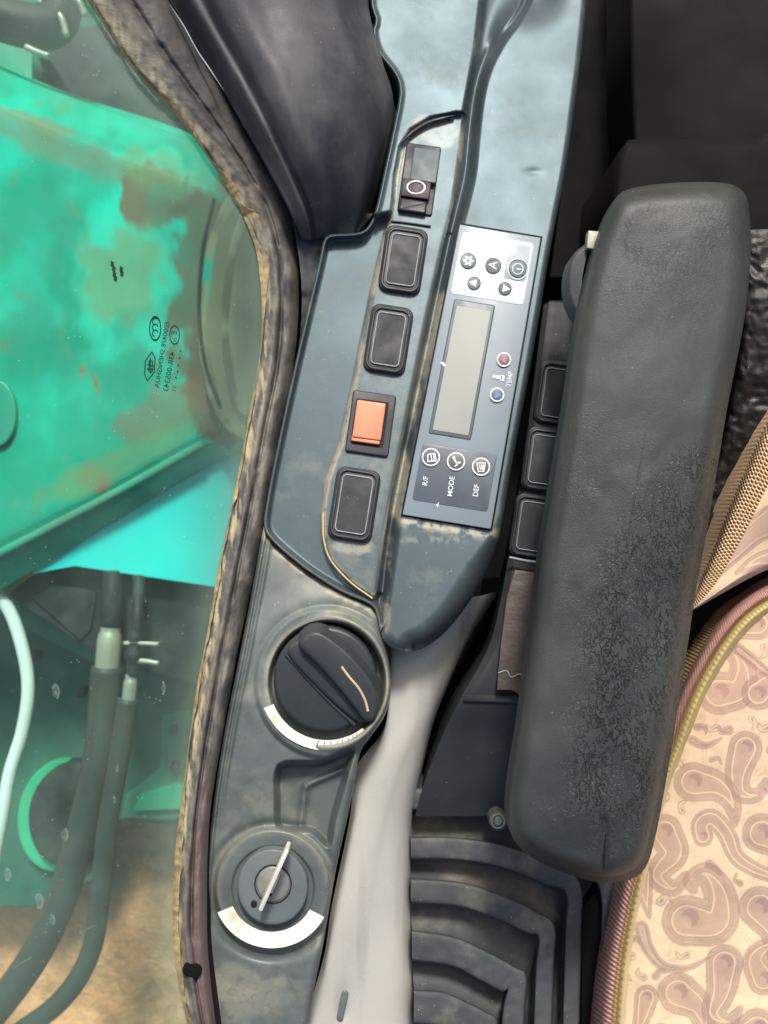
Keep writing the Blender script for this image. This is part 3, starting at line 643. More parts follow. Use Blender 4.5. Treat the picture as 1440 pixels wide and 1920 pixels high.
# soft swelling of the forward sheet, with a shallow dent
h = h-.012*np.exp(-(((px-1000)/45)**2+((py+8)/40)**2))
h = h-.0006*np.exp(-(((px-1000)/16)**2+((py-322)/7)**2))
h = h+(fbm(px/160, py/200, 101, 2)-.5)*.0010
dirt = 1.5*np.exp(-(np.abs(sS-1)/4)**2)*sstep(220, 260, py)*(sA < -22)*(.35+.65*sstep(.3, .6, fbm(px/20, py/60, 104)))+.5*np.exp(-(dL/3.5)**2)*sstep(900, 1100, py)
dirt += 1.4*np.exp(-(np.abs(seg_dist(px, py, [(757, 975), (925, 1000)]))/11)**2)*sstep(.35, .6, fbm(px/12, py/12, 105))
dirt += 1.1*np.exp(-((seg_dist(px, py, [(835, 560), (800, 700), (770, 850), (748, 960)])-6)/8)**2)*sstep(.3, .55, fbm(px/20, py/60, 106))
dirt += .8*np.exp(-(seg_dist(px, py, [(880, 1010), (728, 1010), (722, 1180)])/7)**2)*sstep(.42, .6, fbm(px/10, py/16, 108))*sstep(980, 1050, py)
dirt += .55*blob(px, py, 825, 245, 50, 26, 10, 110)+.45*blob(px, py, 660, 1025, 45, 16, 0, 111)+.3*blob(px, py, 770, 300, 14, 60, 0, 112)
dirt += .3*sstep(2, 24, sS)*sstep(215, 400, py)*fbm(px/20, py/20, 113)
co = W(px, py, z+h)
b = co[:, :1].copy(); b[..., 2] -= .05; b2 = co[:, -1:].copy(); b2[..., 2] -= .09
co = np.concatenate([b, co, b2], 1); dirt = np.concatenate([dirt[:, :1], dirt, dirt[:, -1:]], 1)
con = thing('switch_console', 'blue-grey moulded side console with a row of switches beside the climate panel', 'console', loc(800, 700, -.09))
mesh_obj('console_moulding', co, gfaces(nr_, nc_+2), m_console, con, True, None, {'dirt': np.clip(dirt, 0, 1)})
strip('pinstripe', [(606, 960), (607, 1010), (620, 1050), (655, 1090), (698, 1122)], lambda a, b: zc(b)-.001, 4, .0012, m_pointer, con, n=60)

def zsw(a, b): return zc(b)
ANG = 10.5
def blank(cx, cy, w_, h_, par, zf, ang=ANG):
    t_ = plate('switch_blank', rrect(cx, cy, w_, h_, 17*w_/80, ang), lambda a, b: zf(a, b)+.0035, .006, m_black, par, bev=4)
    ring('outer_bead', rrect(cx, cy, w_-12, h_-12, 15*w_/80, ang), lambda a, b: zf(a, b)+.0034, 7, .0014, m_black, t_)
    plate('cap', rrect(cx, cy, w_-25, h_-28, 9*w_/80, ang), lambda a, b: zf(a, b)+.0042, .002, m_blank, t_, bev=2)
    ring('edge_line', rrect(cx, cy, w_-27, h_-30, 8*w_/80, ang), lambda a, b: zf(a, b)+.0043, 2.2, .0006, m_line, t_)
    return t_
blank(756, 487, 80, 124, con, zsw, 8.5); blank(728, 636, 80, 127, con, zsw, 9)
blank(664, 946, 84, 137, con, zsw, 9)
# orange rocker
sw = plate('rocker_switch', rrect(695, 794, 82, 116, 6, 8), lambda a, b: zsw(a, b)+.0028, .006, m_black, con, bev=3)
plate('recess', rrect(693, 793, 62, 86, 3, 8), lambda a, b: zsw(a, b)+.0030, .0005, m_hole, sw, bev=1)
plate('orange_rocker', rrect(692, 788, 54, 70, 3, 8), lambda a, b: zsw(a, b)+.0085-.00004*(b-790), .008, m_orange, sw, bev=2.5)
plate('orange_lip', rrect(686, 824, 54, 13, 3, 8), lambda a, b: zsw(a, b)+.006, .006, m_orange, sw, bev=3)
# maroon rocker with the white ring
sw = plate('rocker_switch', rrect(786, 336, 66, 130, 5, 8), lambda a, b: zsw(a, b)+.0022, .006, m_black, con, bev=3)
plate('rocker_key', rrect(797, 310, 50, 62, 4, 8), lambda a, b: zsw(a, b)+.0062+.00003*(b-310), .006, m_swgrey, sw, bev=3)
plate('maroon_lens', rrect(780, 354, 54, 34, 3, 8), lambda a, b: zsw(a, b)+.0066, .006, m_maroon, sw, bev=3)
flat('ring_symbol', annulus(780, 351, 15, 18, n=40, ky=.72), lambda a, b: zsw(a, b)+.0070, m_ink, sw)
plate('rocker_foot', rrect(774, 386, 52, 24, 3, 8), lambda a, b: zsw(a, b)+.005, .006, m_black, sw, bev=4)
strip('frame_lip', [(732, 414), (760, 417), (808, 424)], lambda a, b: zsw(a, b)+.0008, 3, .0012, m_black, con, n=20)
strip('painted_lip_shadow', [(752, 268), (775, 246), (806, 228), (852, 216)], lambda a, b: zsw(a, b)+.0035, 7, .0015, m_black, con, n=40, taper=True)  # black strip laid in as the shade under the curved lip

# ------------------------------------------------------------------ climate control panel
zp = lambda a, b: zc(b)+.0135
cp = thing('climate_control_panel', 'long climate control panel with grey-green display, buttons and MODE, DEF, R/F lettering', 'control panel', loc(885, 705, -.03))
PC = [(862, 421), (1014, 446), (920, 992), (755, 965)]
def quad(s0, s1, t0, t1, r=0):         # s: 0 top..1 bottom, t: 0 left..1 right, in the panel's own frame
    TL, TR, BR, BL = [np.array(p, float) for p in PC]
    f = lambda s, t: tuple((TL*(1-t)+TR*t)*(1-s)+(BL*(1-t)+BR*t)*s)
    pts = [f(s0, t0), f(s0, t1), f(s1, t1), f(s1, t0)]
    if not r: return pts
    o = []
    for i in range(4):
        p0, p, p1 = [np.array(pts[(i+k) % 4]) for k in (-1, 0, 1)]
        a = p+(p0-p)/np.linalg.norm(p0-p)*r; b = p+(p1-p)/np.linalg.norm(p1-p)*r
        for k in range(6):
            u = k/5; o.append(tuple((1-u)**2*a+2*u*(1-u)*p+u*u*b))
    return o
plate('panel_gap', quad(-.006, 1.006, -.02, 1.02), lambda a, b: zp(a, b)-.0032, .001, m_hole, cp, bev=1)
plate('panel_body', quad(0, 1, 0, 1, 2), zp, .008, m_face, cp, bev=1.5)
plate('white_keypad', quad(.022, .235, .05, .93, 8), lambda a, b: zp(a, b)+.0003, .0006, m_facew, cp, bev=1)
plate('grey_patch', quad(.035, .155, .64, .90, 3), lambda a, b: zp(a, b)+.0005, .0004, m_facegr, cp, bev=.6)
dk = plate('dark_keypad', quad(.748, .945, .07, .93, 7), lambda a, b: zp(a, b)+.0003, .0006, m_facedk, cp, bev=1)
plate('display_frame', quad(.25, .715, .105, .605, 5), lambda a, b: zp(a, b)+.0006, .001, m_bez, cp, bev=3)
plate('display', quad(.272, .70, .15, .565, 3), lambda a, b: zp(a, b)+.0009, .0004, m_lcd, cp, bev=.6)
zq = lambda a, b: zp(a, b)+.0012
TA = 80.5
def button(cx, cy, r, m, rimm=None):
    b_ = plate('button', ell(cx, cy, r, r, 36), lambda a, b: zp(a, b)+.0012, .001, m, cp, bev=1.5)
    if rimm: flat('button_rim', annulus(cx, cy, r-2.4, r, n=36), lambda a, b: zp(a, b)+.0012, rimm, b_)
    return b_
def tri(cx, cy, r, ang): return [[(cx+r*math.cos(R(ang+a)), cy+r*math.sin(R(ang+a))) for a in (0, 125, 235)]]
b1 = button(878, 489, 15, m_btn); flat('fan_symbol', sum([[ell(878+6.2*math.cos(R(a)), 489+6.2*math.sin(R(a)), 4, 2.4, 12, a+25)] for a in range(0, 360, 60)], []), zq, m_facew, b1)
b1 = button(925, 498, 15, m_btn); text('auto_letter', 'A', 925, 497, 16, TA, zq, m_facew, b1)
b1 = button(971, 504, 16.5, m_bez); flat('power_symbol', annulus(971, 504, 9, 10.6, n=30)+line([(969, 504), (977, 505)], 2)+annulus(971, 504, 18.5, 20, n=36), zq, m_facew, b1)
b1 = button(889, 531, 12.5, m_btn); flat('arrow_symbol', tri(888, 530, 9, 190), zq, m_facew, b1)
b1 = button(947, 541, 12.5, m_btn); flat('arrow_symbol', tri(948, 541, 9, 10), zq, m_facew, b1)
b1 = button(945, 674, 13.5, m_btn, m_ink); flat('red_arrow', tri(944, 674, 8, 190), zq, m_red, b1)
b1 = button(932, 740, 13.5, m_btn, m_ink); flat('blue_arrow', tri(933, 741, 8, 10), zq, m_blue, b1)
flat('thermometer_symbol', line([(926, 706), (940, 708)], 6)+[rrect(942, 709, 7, 11, 2, 8)], lambda a, b: zp(a, b)+.0004, m_ink, cp)
text('panel_lettering', 'TEMP', 956, 711, 8.6, TA+1, lambda a, b: zp(a, b)+.0003, m_ink, cp)
for (x, y, k) in ((808, 857, 0), (855, 865, 1), (902, 875, 2)):
    b1 = button(x, y, 17, m_facegr if k == 9 else m_btn, m_ink)
    if k == 0: s_ = line([(802, 852), (815, 850), (818, 864), (802, 865), (802, 852)], 1.8)+line([(808, 852), (810, 864)], 1.6)+line([(813, 851), (814, 864)], 1.6)
    elif k == 1: s_ = [ell(851, 858, 2.6, 2.6, 12)]+line([(852, 861), (856, 868), (863, 867)], 3.2)+line([(853, 874), (858, 871)], 2)
    else: s_ = line([(894, 868), (910, 868), (907, 884), (897, 884), (894, 868)], 1.7)+line([(899, 871), (901, 881)], 1.6)+line([(903, 871), (904, 881)], 1.6)+line([(906, 871), (906, 881)], 1.4)
    flat('button_symbol', s_, zq, m_ink, b1)
for s_, x, y in (('R/F', 798, 902), ('MODE', 846, 912), ('DEF', 893, 920)):
    text('panel_lettering', s_, x, y, 9.6, TA+2, lambda a, b: zp(a, b)+.0005, m_ink, cp)
for pc in ([(825, 680), (830, 678), (836, 684), (836, 690), (829, 684)], [(818, 947), (823, 941), (821, 952)]): flat('paint_chip', [pc], lambda a, b: zp(a, b)+.0006, m_ink, cp)

# ------------------------------------------------------------------ lower dial panel
Ll = [(494, 986), (486, 1030), (470, 1120), (446, 1245), (425, 1350), (405, 1470), (392, 1580), (385, 1700), (388, 1800), (398, 1900), (412, 2020)]
Rl = [(500, 990), (708, 1148), (724, 1215), (733, 1290), (722, 1340), (696, 1380), (676, 1410), (664, 1470), (650, 1540), (632, 1620), (618, 1700), (606, 1770), (592, 1840), (578, 1920), (560, 2020)]
nr_ = 620; nc_ = 190
# rows fan from the seam line at the top to the panel's lower end
La = cr(Ll, nr_); Ra = cr(Rl[1:], nr_)
Tn = cr([(494, 986), (506, 1012), (545, 1048), (590, 1082), (640, 1112), (690, 1134), (708, 1148)], nc_)
tu = np.linspace(0, 1, nc_)
px = La[:, :1]+(Ra[:, :1]-La[:, :1])*tu; py = La[:, 1:]+(Ra[:, 1:]-La[:, 1:])*tu
strai = La[0]+(Ra[0]-La[0])*tu[:, None]; dq = Tn-strai; fade = np.clip(1-np.linspace(0, 1, nr_)*3.5, 0, 1)[:, None]
px = px+dq[:, 0]*fade; py = py+dq[:, 1]*fade
dl = seg_dist(px, py, La[::5]); dr = seg_dist(px, py, Ra[::5])
C1 = (613, 1280); C2 = (512, 1666)
r1_ = np.hypot(px-C1[0], (py-C1[1])*.95); r2_ = np.hypot(px-C2[0], (py-C2[1])*.97)
h = -.003+0*px
h += .0035*sstep(140, 128, r1_)+.010*sstep(128, 150, r1_)*0
h += .003*np.exp(-((r1_-150)/26)**2)*(1-sstep(1300, 1380, py))          # swell round the dial
h -= .014*sstep(112, 102, r1_)                                      # well
h += .006*np.exp(-((r1_-116)/9)**2)*sstep(-60, 60, px-C1[0])         # proud collar on the right
h += .0045*sstep(114, 104, r2_)-.002*sstep(80, 74, r2_)-.0022*np.exp(-((r2_-118)/9)**2)
h += -.003*np.exp(-((r2_-122)/12)**2)*sstep(0, 100, py-C2[1])
DN = cr([(522, 1432), (600, 1424), (664, 1400), (655, 1450), (632, 1530), (618, 1590), (580, 1562), (522, 1556), (514, 1500)], 90, closed=True)
sd_ = sdf(px, py, DN); h -= .019*sstep(-2, 14, sd_)*sstep(104, 116, r2_)
h += .004*np.exp(-(seg_dist(px, py, [(572, 1480), (566, 1530), (556, 1580)])/8)**2)*sstep(0, 14, sd_)+.004*np.exp(-(seg_dist(px, py, [(575, 1472), (650, 1440)])/7)**2)*sstep(0, 14, sd_)
h += .0032*np.exp(-((dl-6)/3.2)**2)+.0022*np.exp(-((dl-17)/4)**2)*sstep(1600, 1400, py)
e = np.clip(1-dl/4, 0, 1); h -= .004*e*e
e = np.clip(1-dr/16, 0, 1); h -= .008*(1-np.sqrt(np.maximum(1-e*e, 0)))
dseam = seg_dist(px, py, Tn[::4]); e = np.clip(1-dseam/9, 0, 1); h -= .004*e*e
h += (fbm(px/160, py/180, 121, 2)-.5)*.0012
dirt = .8*np.exp(-((dseam-6)/7)**2)*sstep(.38, .55, fbm(px/30, py/18, 131))+.5*np.exp(-((r1_-112)/7)**2)+.3*sstep(60, 20, dseam)*fbm(px/20, py/20, 133)+.35*blob(px, py, 460, 1860, 80, 50, 0, 134)+.3*np.exp(-((r2_-108)/10)**2)
dirt += .2*sstep(.5, .75, fbm(px/50, py/35, 136, 6))
co = W(px, py, zc(py)+h)
b = co[:, :1].copy(); b[..., 2] -= .03; b2 = co[:, -1:].copy(); b2[..., 2] -= .06
co = np.concatenate([b, co, b2], 1); dirt = np.concatenate([dirt[:, :1], dirt, dirt[:, -1:]], 1)
dp = thing('dial_panel', 'grey lower side panel carrying the black rotary dial and the ignition lock', 'panel', loc(560, 1500, -.04))
mesh_obj('panel_moulding', co, gfaces(nr_, nc_+2), m_lower, dp, True, None, {'dirt': np.clip(dirt, 0, 1)})
zl = lambda a, b: zc(b)
sct = annulus(C1[0], C1[1], 108, 127, 52, 158, 40)
flat('dial_scale', sct, lambda a, b: zl(a, b)+.0012, m_white, dp, .0005)
ticks = []
for a in (60, 64, 69, 75, 80, 86, 92, 98): ticks += line([(C1[0]+110*math.cos(R(a)), C1[1]+110*math.sin(R(a))), (C1[0]+(120+5*(a % 2))*math.cos(R(a+1)), C1[1]+(120+5*(a % 2))*math.sin(R(a+1)))], 1.6)
flat('scale_ticks', ticks, lambda a, b: zl(a, b)+.0018, m_btn, dp, .0004)
# rotary dial
kn = plate('rotary_dial', ell(C1[0]-3, C1[1]-6, 97, 100, 72), lambda a, b: zl(C1[0], C1[1])+.0015+0*a, .016, m_knob, dp, bev=9, bevz=.004)
zk = float(zl(*C1))
def gripo(g):
    pts = [(562, 1208), (576, 1190), (602, 1186), (656, 1226), (696, 1276), (709, 1310), (706, 1340), (696, 1352), (680, 1345), (640, 1296), (600, 1250), (570, 1222)]
    return pts
plate('grip_shoulder', [(540, 1226), (566, 1196), (600, 1190), (700, 1300), (706, 1340), (690, 1354), (668, 1352), (606, 1300)], lambda a, b: zk+.006+0*a, .006, m_knob, kn, bev=8, bevz=.003, smoothn=60, flare=4)
plate('grip', gripo(0), lambda a, b: zk+.0135+0*a, .013, m_knob, kn, bev=7, bevz=.003, smoothn=70, flare=12)
strip('pointer_line', [(640, 1250), (655, 1270), (672, 1290), (684, 1312), (690, 1334)], lambda a, b: zk+.0136+0*a, 5, .0007, m_pointer, kn, n=40)
strip('dial_groove', [(537, 1228), (580, 1276), (620, 1318), (666, 1360)], lambda a, b: zk+.0013+0*a, 8, .0016, m_knob, kn, n=40)
# ignition lock
flat('lock_scale', annulus(C2[0]-2, C2[1]+2, 80, 111, 28, 157, 44, ky=.99), lambda a, b: zl(a, b)+.0012+.0015, m_white, dp, .0006)
lk = plate('ignition_lock', ell(C2[0]-1, C2[1]-3, 66, 71, 64), lambda a, b: zl(C2[0], C2[1])+.0085+0*a, .011, m_lock, dp, bev=4, bevz=.0015, dome=.0008)
zk2 = float(zl(*C2))+.0094
ring('lock_groove', ell(512, 1658, 34, 36, 48), zk2-.0001, 2.6, .0002, m_hole, lk)
plate('key_barrel', ell(512, 1658, 31, 33, 48), zk2+.0009, .002, m_lockmetal, lk, bev=3)
plate('index_hole', ell(476, 1695, 6, 6.5, 20), zk2+.0002, .0004, m_hole, lk, bev=.4)
plate('key_slot', rrect(513, 1660, 10, 44, 2, 24), zk2+.0012, .0006, m_hole, lk, bev=.4)
ky = thing('ignition_key', 'thin worn silver key seen edge-on, standing in the ignition lock', 'key', loc(512, 1650, zk2))
plate('key_bow', rrect(513, 1651, 8, 126, 3, 24), zk2+.018, .014, m_metal, ky, bev=1.5)
plate('key_blade', rrect(511, 1658, 14, 34, 3, 24), zk2+.006, .008, m_metal, ky, bev=1)

# ------------------------------------------------------------------ light grey side panel
gpnl = thing('side_cover', 'smooth light grey side cover between the dial panel and the black gaiter', 'cover panel', loc(720, 1550, -.08))
def gpd(px, py, U, V):
    return .004*np.sin(U*2.6)+(fbm(px/150, py/260, 141, 2)-.5)*.003-.004*np.exp(-(((px-642)/13)**2+((py-1890)/38)**2))
loft('cover_skin', [[(722, 1130, -.03), (728, 1240, -.024), (722, 1360, -.022), (668, 1440, -.02), (655, 1540, -.018), (622, 1700, -.016), (608, 1790, -.015), (575, 1900, -.014), (530, 2020, -.012)],
                    [(760, 1130, -.028), (742, 1240, -.020), (728, 1360, -.018), (700, 1440, -.014), (672, 1540, -.012), (640, 1700, -.01), (622, 1790, -.01), (604, 1900, -.01), (560, 2020, -.01)],
                    [(880, 1120, -.032), (800, 1240, -.026), (780, 1360, -.024), (752, 1440, -.022), (722, 1540, -.02), (692, 1700, -.018), (676, 1790, -.018), (660, 1900, -.018), (650, 2020, -.018)],
                    [(930, 1110, -.06), (868, 1210, -.055), (815, 1340, -.05), (788, 1440, -.046), (768, 1540, -.044), (764, 1700, -.042), (766, 1790, -.04), (768, 1900, -.04), (770, 2020, -.04)],
                    [(935, 1110, -.12), (872, 1210, -.12), (818, 1340, -.11), (792, 1440, -.11), (771, 1540, -.11), (767, 1700, -.11), (769, 1790, -.11), (771, 1900, -.11), (773, 2020, -.11)]],
     300, 18, m_greypanel, gpnl, disp=gpd, smooth_u=True)

plate('slot', rrect(642, 1886, 13, 58, 6, 12), -.0110, .001, m_lock, gpnl, bev=3)
# ------------------------------------------------------------------ inner console under the armrest
ic = thing('inner_console', 'dark console under the armrest with three black switch blanks and a torn brown sticker', 'console', loc(1020, 1000, -.12))
def zi(a, b): return -.035+3.0e-5*(np.asarray(b, float)-900)
def icd(px, py, U, V): return (fbm(px/70, py/70, 151)-.5)*.002
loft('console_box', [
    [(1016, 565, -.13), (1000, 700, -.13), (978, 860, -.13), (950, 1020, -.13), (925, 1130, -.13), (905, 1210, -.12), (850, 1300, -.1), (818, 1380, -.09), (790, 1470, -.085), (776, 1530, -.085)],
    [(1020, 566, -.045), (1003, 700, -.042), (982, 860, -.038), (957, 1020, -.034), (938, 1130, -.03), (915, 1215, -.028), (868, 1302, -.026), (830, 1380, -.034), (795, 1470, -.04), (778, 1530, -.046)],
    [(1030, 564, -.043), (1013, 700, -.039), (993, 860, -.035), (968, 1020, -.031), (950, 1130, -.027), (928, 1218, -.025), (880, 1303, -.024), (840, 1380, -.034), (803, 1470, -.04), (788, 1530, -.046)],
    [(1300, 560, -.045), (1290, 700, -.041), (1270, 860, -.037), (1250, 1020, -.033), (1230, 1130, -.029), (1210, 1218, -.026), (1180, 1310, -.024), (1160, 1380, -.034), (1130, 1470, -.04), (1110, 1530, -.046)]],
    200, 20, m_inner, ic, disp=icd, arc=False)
mesh_obj('console_end', np.concatenate([W(np.array([1020, 1300]), np.array([565, 560]), -.043), W(np.array([1020, 1300]), np.array([565, 560]), -.043)-[[0, 0, .1]]*2]), [(0, 1, 3, 2)], m_inner, ic, False)
plate('step_ledge', [(872, 1300), (1100, 1308), (1100, 1322), (868, 1316)], -.0225, .004, m_inner, ic, bev=4)
plate('lid_step', rrect(1078, 628, 110, 96, 10, 9), lambda a, b: zi(a, b)+.001, .006, m_inner, ic, bev=6)
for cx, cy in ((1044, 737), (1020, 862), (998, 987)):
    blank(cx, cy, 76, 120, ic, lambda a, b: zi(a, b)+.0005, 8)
plate('torn_sticker', [(966, 1068), (1040, 1080), (1015, 1300), (975, 1303), (960, 1294), (932, 1293), (934, 1262), (940, 1200), (950, 1120)], lambda a, b: zi(a, b)+.0085, .0008, m_sticker, ic, bev=1)
strip('sticker_tear', [(934, 1262), (950, 1258), (958, 1270), (974, 1264), (985, 1274)], lambda a, b: zi(a, b)+.0088, 3, .0006, m_line, ic, n=30)
strip('painted_bead_highlight', [(955, 1045), (990, 1052), (1030, 1056)], lambda a, b: zi(a, b)+.008, 5, .001, m_line, ic, n=16)  # pale strip painted as the highlight along the bead
# brown-black liner beside the valley
o = loft('valley_liner', [[(905, 1085, -.14), (890, 1180, -.14), (850, 1270, -.14), (800, 1380, -.13), (772, 1500, -.12)], [(950, 1080, -.1), (925, 1170, -.1), (890, 1260, -.09), (835, 1370, -.08), (790, 1500, -.08)]], 60, 8, m_seatbase, ic)

# ------------------------------------------------------------------ rubber gaiter
gt = thing('rubber_gaiter', 'stepped black rubber gaiter with dusty ribs, below the armrest end', 'gaiter', loc(900, 1800, -.1))
def gr(pts, z): return [(x, y, z) for x, y in pts]
def P6(a): return a
RC = [  # crest line of each rib, left to right and round the corner; then its inner edge
 ([(772, 1480), (860, 1480), (960, 1504), (1080, 1562), (1146, 1642), (1156, 1760), (1146, 2060)], 38, -.046),
 ([(770, 1572), (862, 1574), (954, 1590), (1040, 1626), (1086, 1658), (1088, 1760), (1080, 2060)], 38, -.040),
 ([(770, 1650), (862, 1657), (938, 1680), (1004, 1711), (1038, 1738), (1036, 1820), (1028, 2060)], 42, -.031),
 ([(772, 1747), (850, 1759), (914, 1787), (963, 1814), (985, 1831), (981, 1900), (974, 2060)], 52, -.021),
 ([(776, 1858), (834, 1864), (878, 1883), (913, 1901), (930, 1914), (928, 1962), (924, 2060)], 60, -.010)]
DIRS = np.array([(0, 1), (-.05, 1), (-.3, .95), (-.45, .9), (-.8, .6), (-1, .2), (-1, 0)])
rg = []
for k, (ln, wd_, z0) in enumerate(RC):
    Ln = np.array(ln, float); sh = np.array([1, 1, 1, .95, .8, .75, .75])[:, None]
    for off, dz in ((-4, -.026), (-2, -.004), (-.5, -.0008), (2, 0), (wd_*.5, .0004), (wd_-3, 0), (wd_-.5, -.0008), (wd_+1, -.004), (wd_+3, -.026)):
        rg.append(np.column_stack([Ln+DIRS*off*sh, np.full(7, z0+dz)]))
loft('gaiter_ribs', rg, 220, 3, m_gaiter, gt, disp=lambda px, py, U, V: (fbm(px/22, py/22, 161)-.5)*.0022, arc=False, wall=.05)
sc_ = plate('screw', ell(934, 1540, 17, 18, 30), -.030, .012, m_gaiter, gt, bev=4)
ring('screw_washer', ell(934, 1540, 12, 13, 30), -.0298, 4, .001, m_lockmetal, sc_)
plate('screw_head', ell(934, 1540, 8, 9, 6), -.0288, .002, m_lockmetal, sc_, bev=2)

# ------------------------------------------------------------------ armrest
AO = [(1146, 385), (1165, 366), (1215, 355), (1290, 350), (1350, 352), (1380, 364), (1394, 392), (1398, 470), (1392, 560), (1378, 650), (1356, 760), (1336, 880), (1316, 1000), (1296, 1110), (1278, 1230), (1262, 1330), (1246, 1430), (1228, 1530), (1214, 1590), (1200, 1622), (1172, 1640), (1120, 1645), (1062, 1630), (1005, 1606), (966, 1575), (952, 1540), (956, 1470), (972, 1370), (988, 1250), (1004, 1120), (1020, 1000), (1040, 880), (1060, 760), (1076, 650), (1096, 540), (1120, 450)]
ar = thing('armrest', 'worn black padded armrest with creased skin and a split at its lower end', 'armrest', loc(1180, 1000, .03))
za = lambda a, b: .078+.010*sstep(300, 1600, b)
A2 = cr(AO, 260, closed=True)
# padded body: concentric shells blending into a gentle crown
P = A2; c0 = np.array([[1265, 420], [1010+75, 1560]])
def axis_pt(q):
    a, b = np.array([1262, 480.]), np.array([1100, 1510.]); v = b-a; t_ = np.clip(((q-a)@v)/(v@v), 0, 1); return a+t_[:, None]*v
AX = axis_pt(P); rings = []; pxs = []
wrn = []
lv = [(-.0, .045), (0, .030)]
for i in range(9):
    a = math.pi/2*i/8; lv.append((.26*(1-math.cos(a)), .022*(1-math.sin(a))))
lv += [(.26+.74*f, -.0028*math.sin(f*math.pi/2)) for f in np.linspace(.04, .985, 34)]
for f, dz in lv:
    q = P+(AX-P)*f; z_ = za(q[:, 0], q[:, 1])-dz
    if f > .05:
        z_ = z_-.0022*np.exp(-(seg_dist(q[:, 0], q[:, 1], [(1134, 1540), (1133, 1650)])/6)**2)+(fbm(q[:, 0]/60, q[:, 1]/60, 171)-.5)*.0016*min(1, f*3)
        z_ = z_+.002*np.exp(-(np.hypot((q[:, 0]-1140)/45, (q[:, 1]-1520)/45))**2)
    r_ = W(q[:, 0], q[:, 1], z_)
    if f == 0: r_[:, :2] = W(q[:, 0], q[:, 1], za(q[:, 0], q[:, 1])-.030)[:, :2]
    rings.append(r_)
    wrn.append(np.clip(.05+.95*sstep(950, 1150, q[:, 1]+(q[:, 0]-1150)*1.2)*sstep(1640, 1500, q[:, 1])*sstep(-60, 40, q[:, 0]-(1120-(q[:, 1]-1200)*.12))+.05*sstep(700, 480, q[:, 1])*sstep(350, 420, q[:, 1]), 0, 1))
n = len(P); fs = []
for r in range(len(rings)-1):
    for c in range(n):
        c2 = (c+1) % n; fs.append((r*n+c, (r+1)*n+c, (r+1)*n+c2, r*n+c2))
fs.append(tuple((len(rings)-1)*n+i for i in range(n))[::-1])
fs = [tuple(reversed(f)) for f in fs]
pad = mesh_obj('pad', np.concatenate(rings), fs, m_armrest, ar, True, None, {'worn': np.concatenate(wrn)})
strip('split', [(1137, 1546), (1135, 1580), (1133, 1610), (1132, 1638)], lambda a, b: za(a, b)+.0002-.022*sstep(1600, 1648, b)*.25, 2.6, .0006, m_hole, ar, n=30, taper=True)
plate('adjuster_wheel', [(1112, 455), (1092, 462), (1072, 482), (1064, 520), (1068, 560), (1082, 590), (1094, 596), (1100, 520)], .035, .02, m_trim, ar, bev=8, smoothn=50)
plate('metal_tab', rrect(1112, 450, 22, 34, 3, 5), .040, .006, m_lockmetal, ar, bev=2)
plate('support_arm', [(1120, 480), (1330, 480), (1300, 900), (1090, 900)], .03, .05, m_seatbase, ar, bev=4)

# ------------------------------------------------------------------ dark seat side, upper right
sb = thing('seat_frame_box', 'big dark box-like seat support in shadow at the top right', 'seat support', loc(1330, 200, -.3))
plate('box', [(1176, -200), (1180, 150), (1186, 345), (1200, 420), (1700, 420), (1700, -200)], -.17, .28, m_seatbase, sb, bev=14, bevz=.012)
plate('lower_shelf', [(1150, 300), (1178, 262), (1420, 262), (1450, 236), (1800, 232), (1800, 620), (1130, 620)], -.12, .3, m_seatbase, sb, bev=20, bevz=.02)
plate('footwell_panel', [(1112, -200), (1172, -200), (1180, 420), (1160, 520), (1030, 520), (1060, 300)], -.26, .19, m_floor, sb, bev=3)
def ld(px, py, U, V): return .01*np.sin(U*1.5)+(fbm(px/40, py/50, 181)-.5)*.006+.0015*(1-np.abs(2*fbm(px/30+py/60, py/18-px/50, 182)-1)*2)
o = loft('seat_bolster', [[(1392, 440, -.06), (1396, 560, -.05), (1386, 640, -.06), (1370, 740, -.06), (1345, 870, -.07), (1320, 960, -.08), (1290, 1100, -.09)],
                      [(1430, 430, -.05), (1430, 560, -.045), (1430, 640, -.045), (1415, 740, -.05), (1385, 870, -.06), (1350, 960, -.07), (1320, 1100, -.08)],
                      [(1760, 430, -.05), (1760, 560, -.04), (1760, 640, -.04), (1760, 740, -.05), (1760, 870, -.06), (1760, 960, -.07), (1700, 1100, -.08)]], 150, 40, m_leather, None, disp=ld, smooth_u=True, wall=.1)
tag(o, 'wrinkled glossy black vinyl seat bolster right of the armrest', 'seat bolster')
o = plate('seat_pan', [(1180, 1000), (1300, 960), (1700, 960), (1700, 1400), (1180, 1750), (1090, 2060), (1090, 1700), (1150, 1640)], -.055, .25, m_seatbase, None, bev=6)
tag(o, 'dark seat pan in the gap between the two patterned covers', 'seat pan')

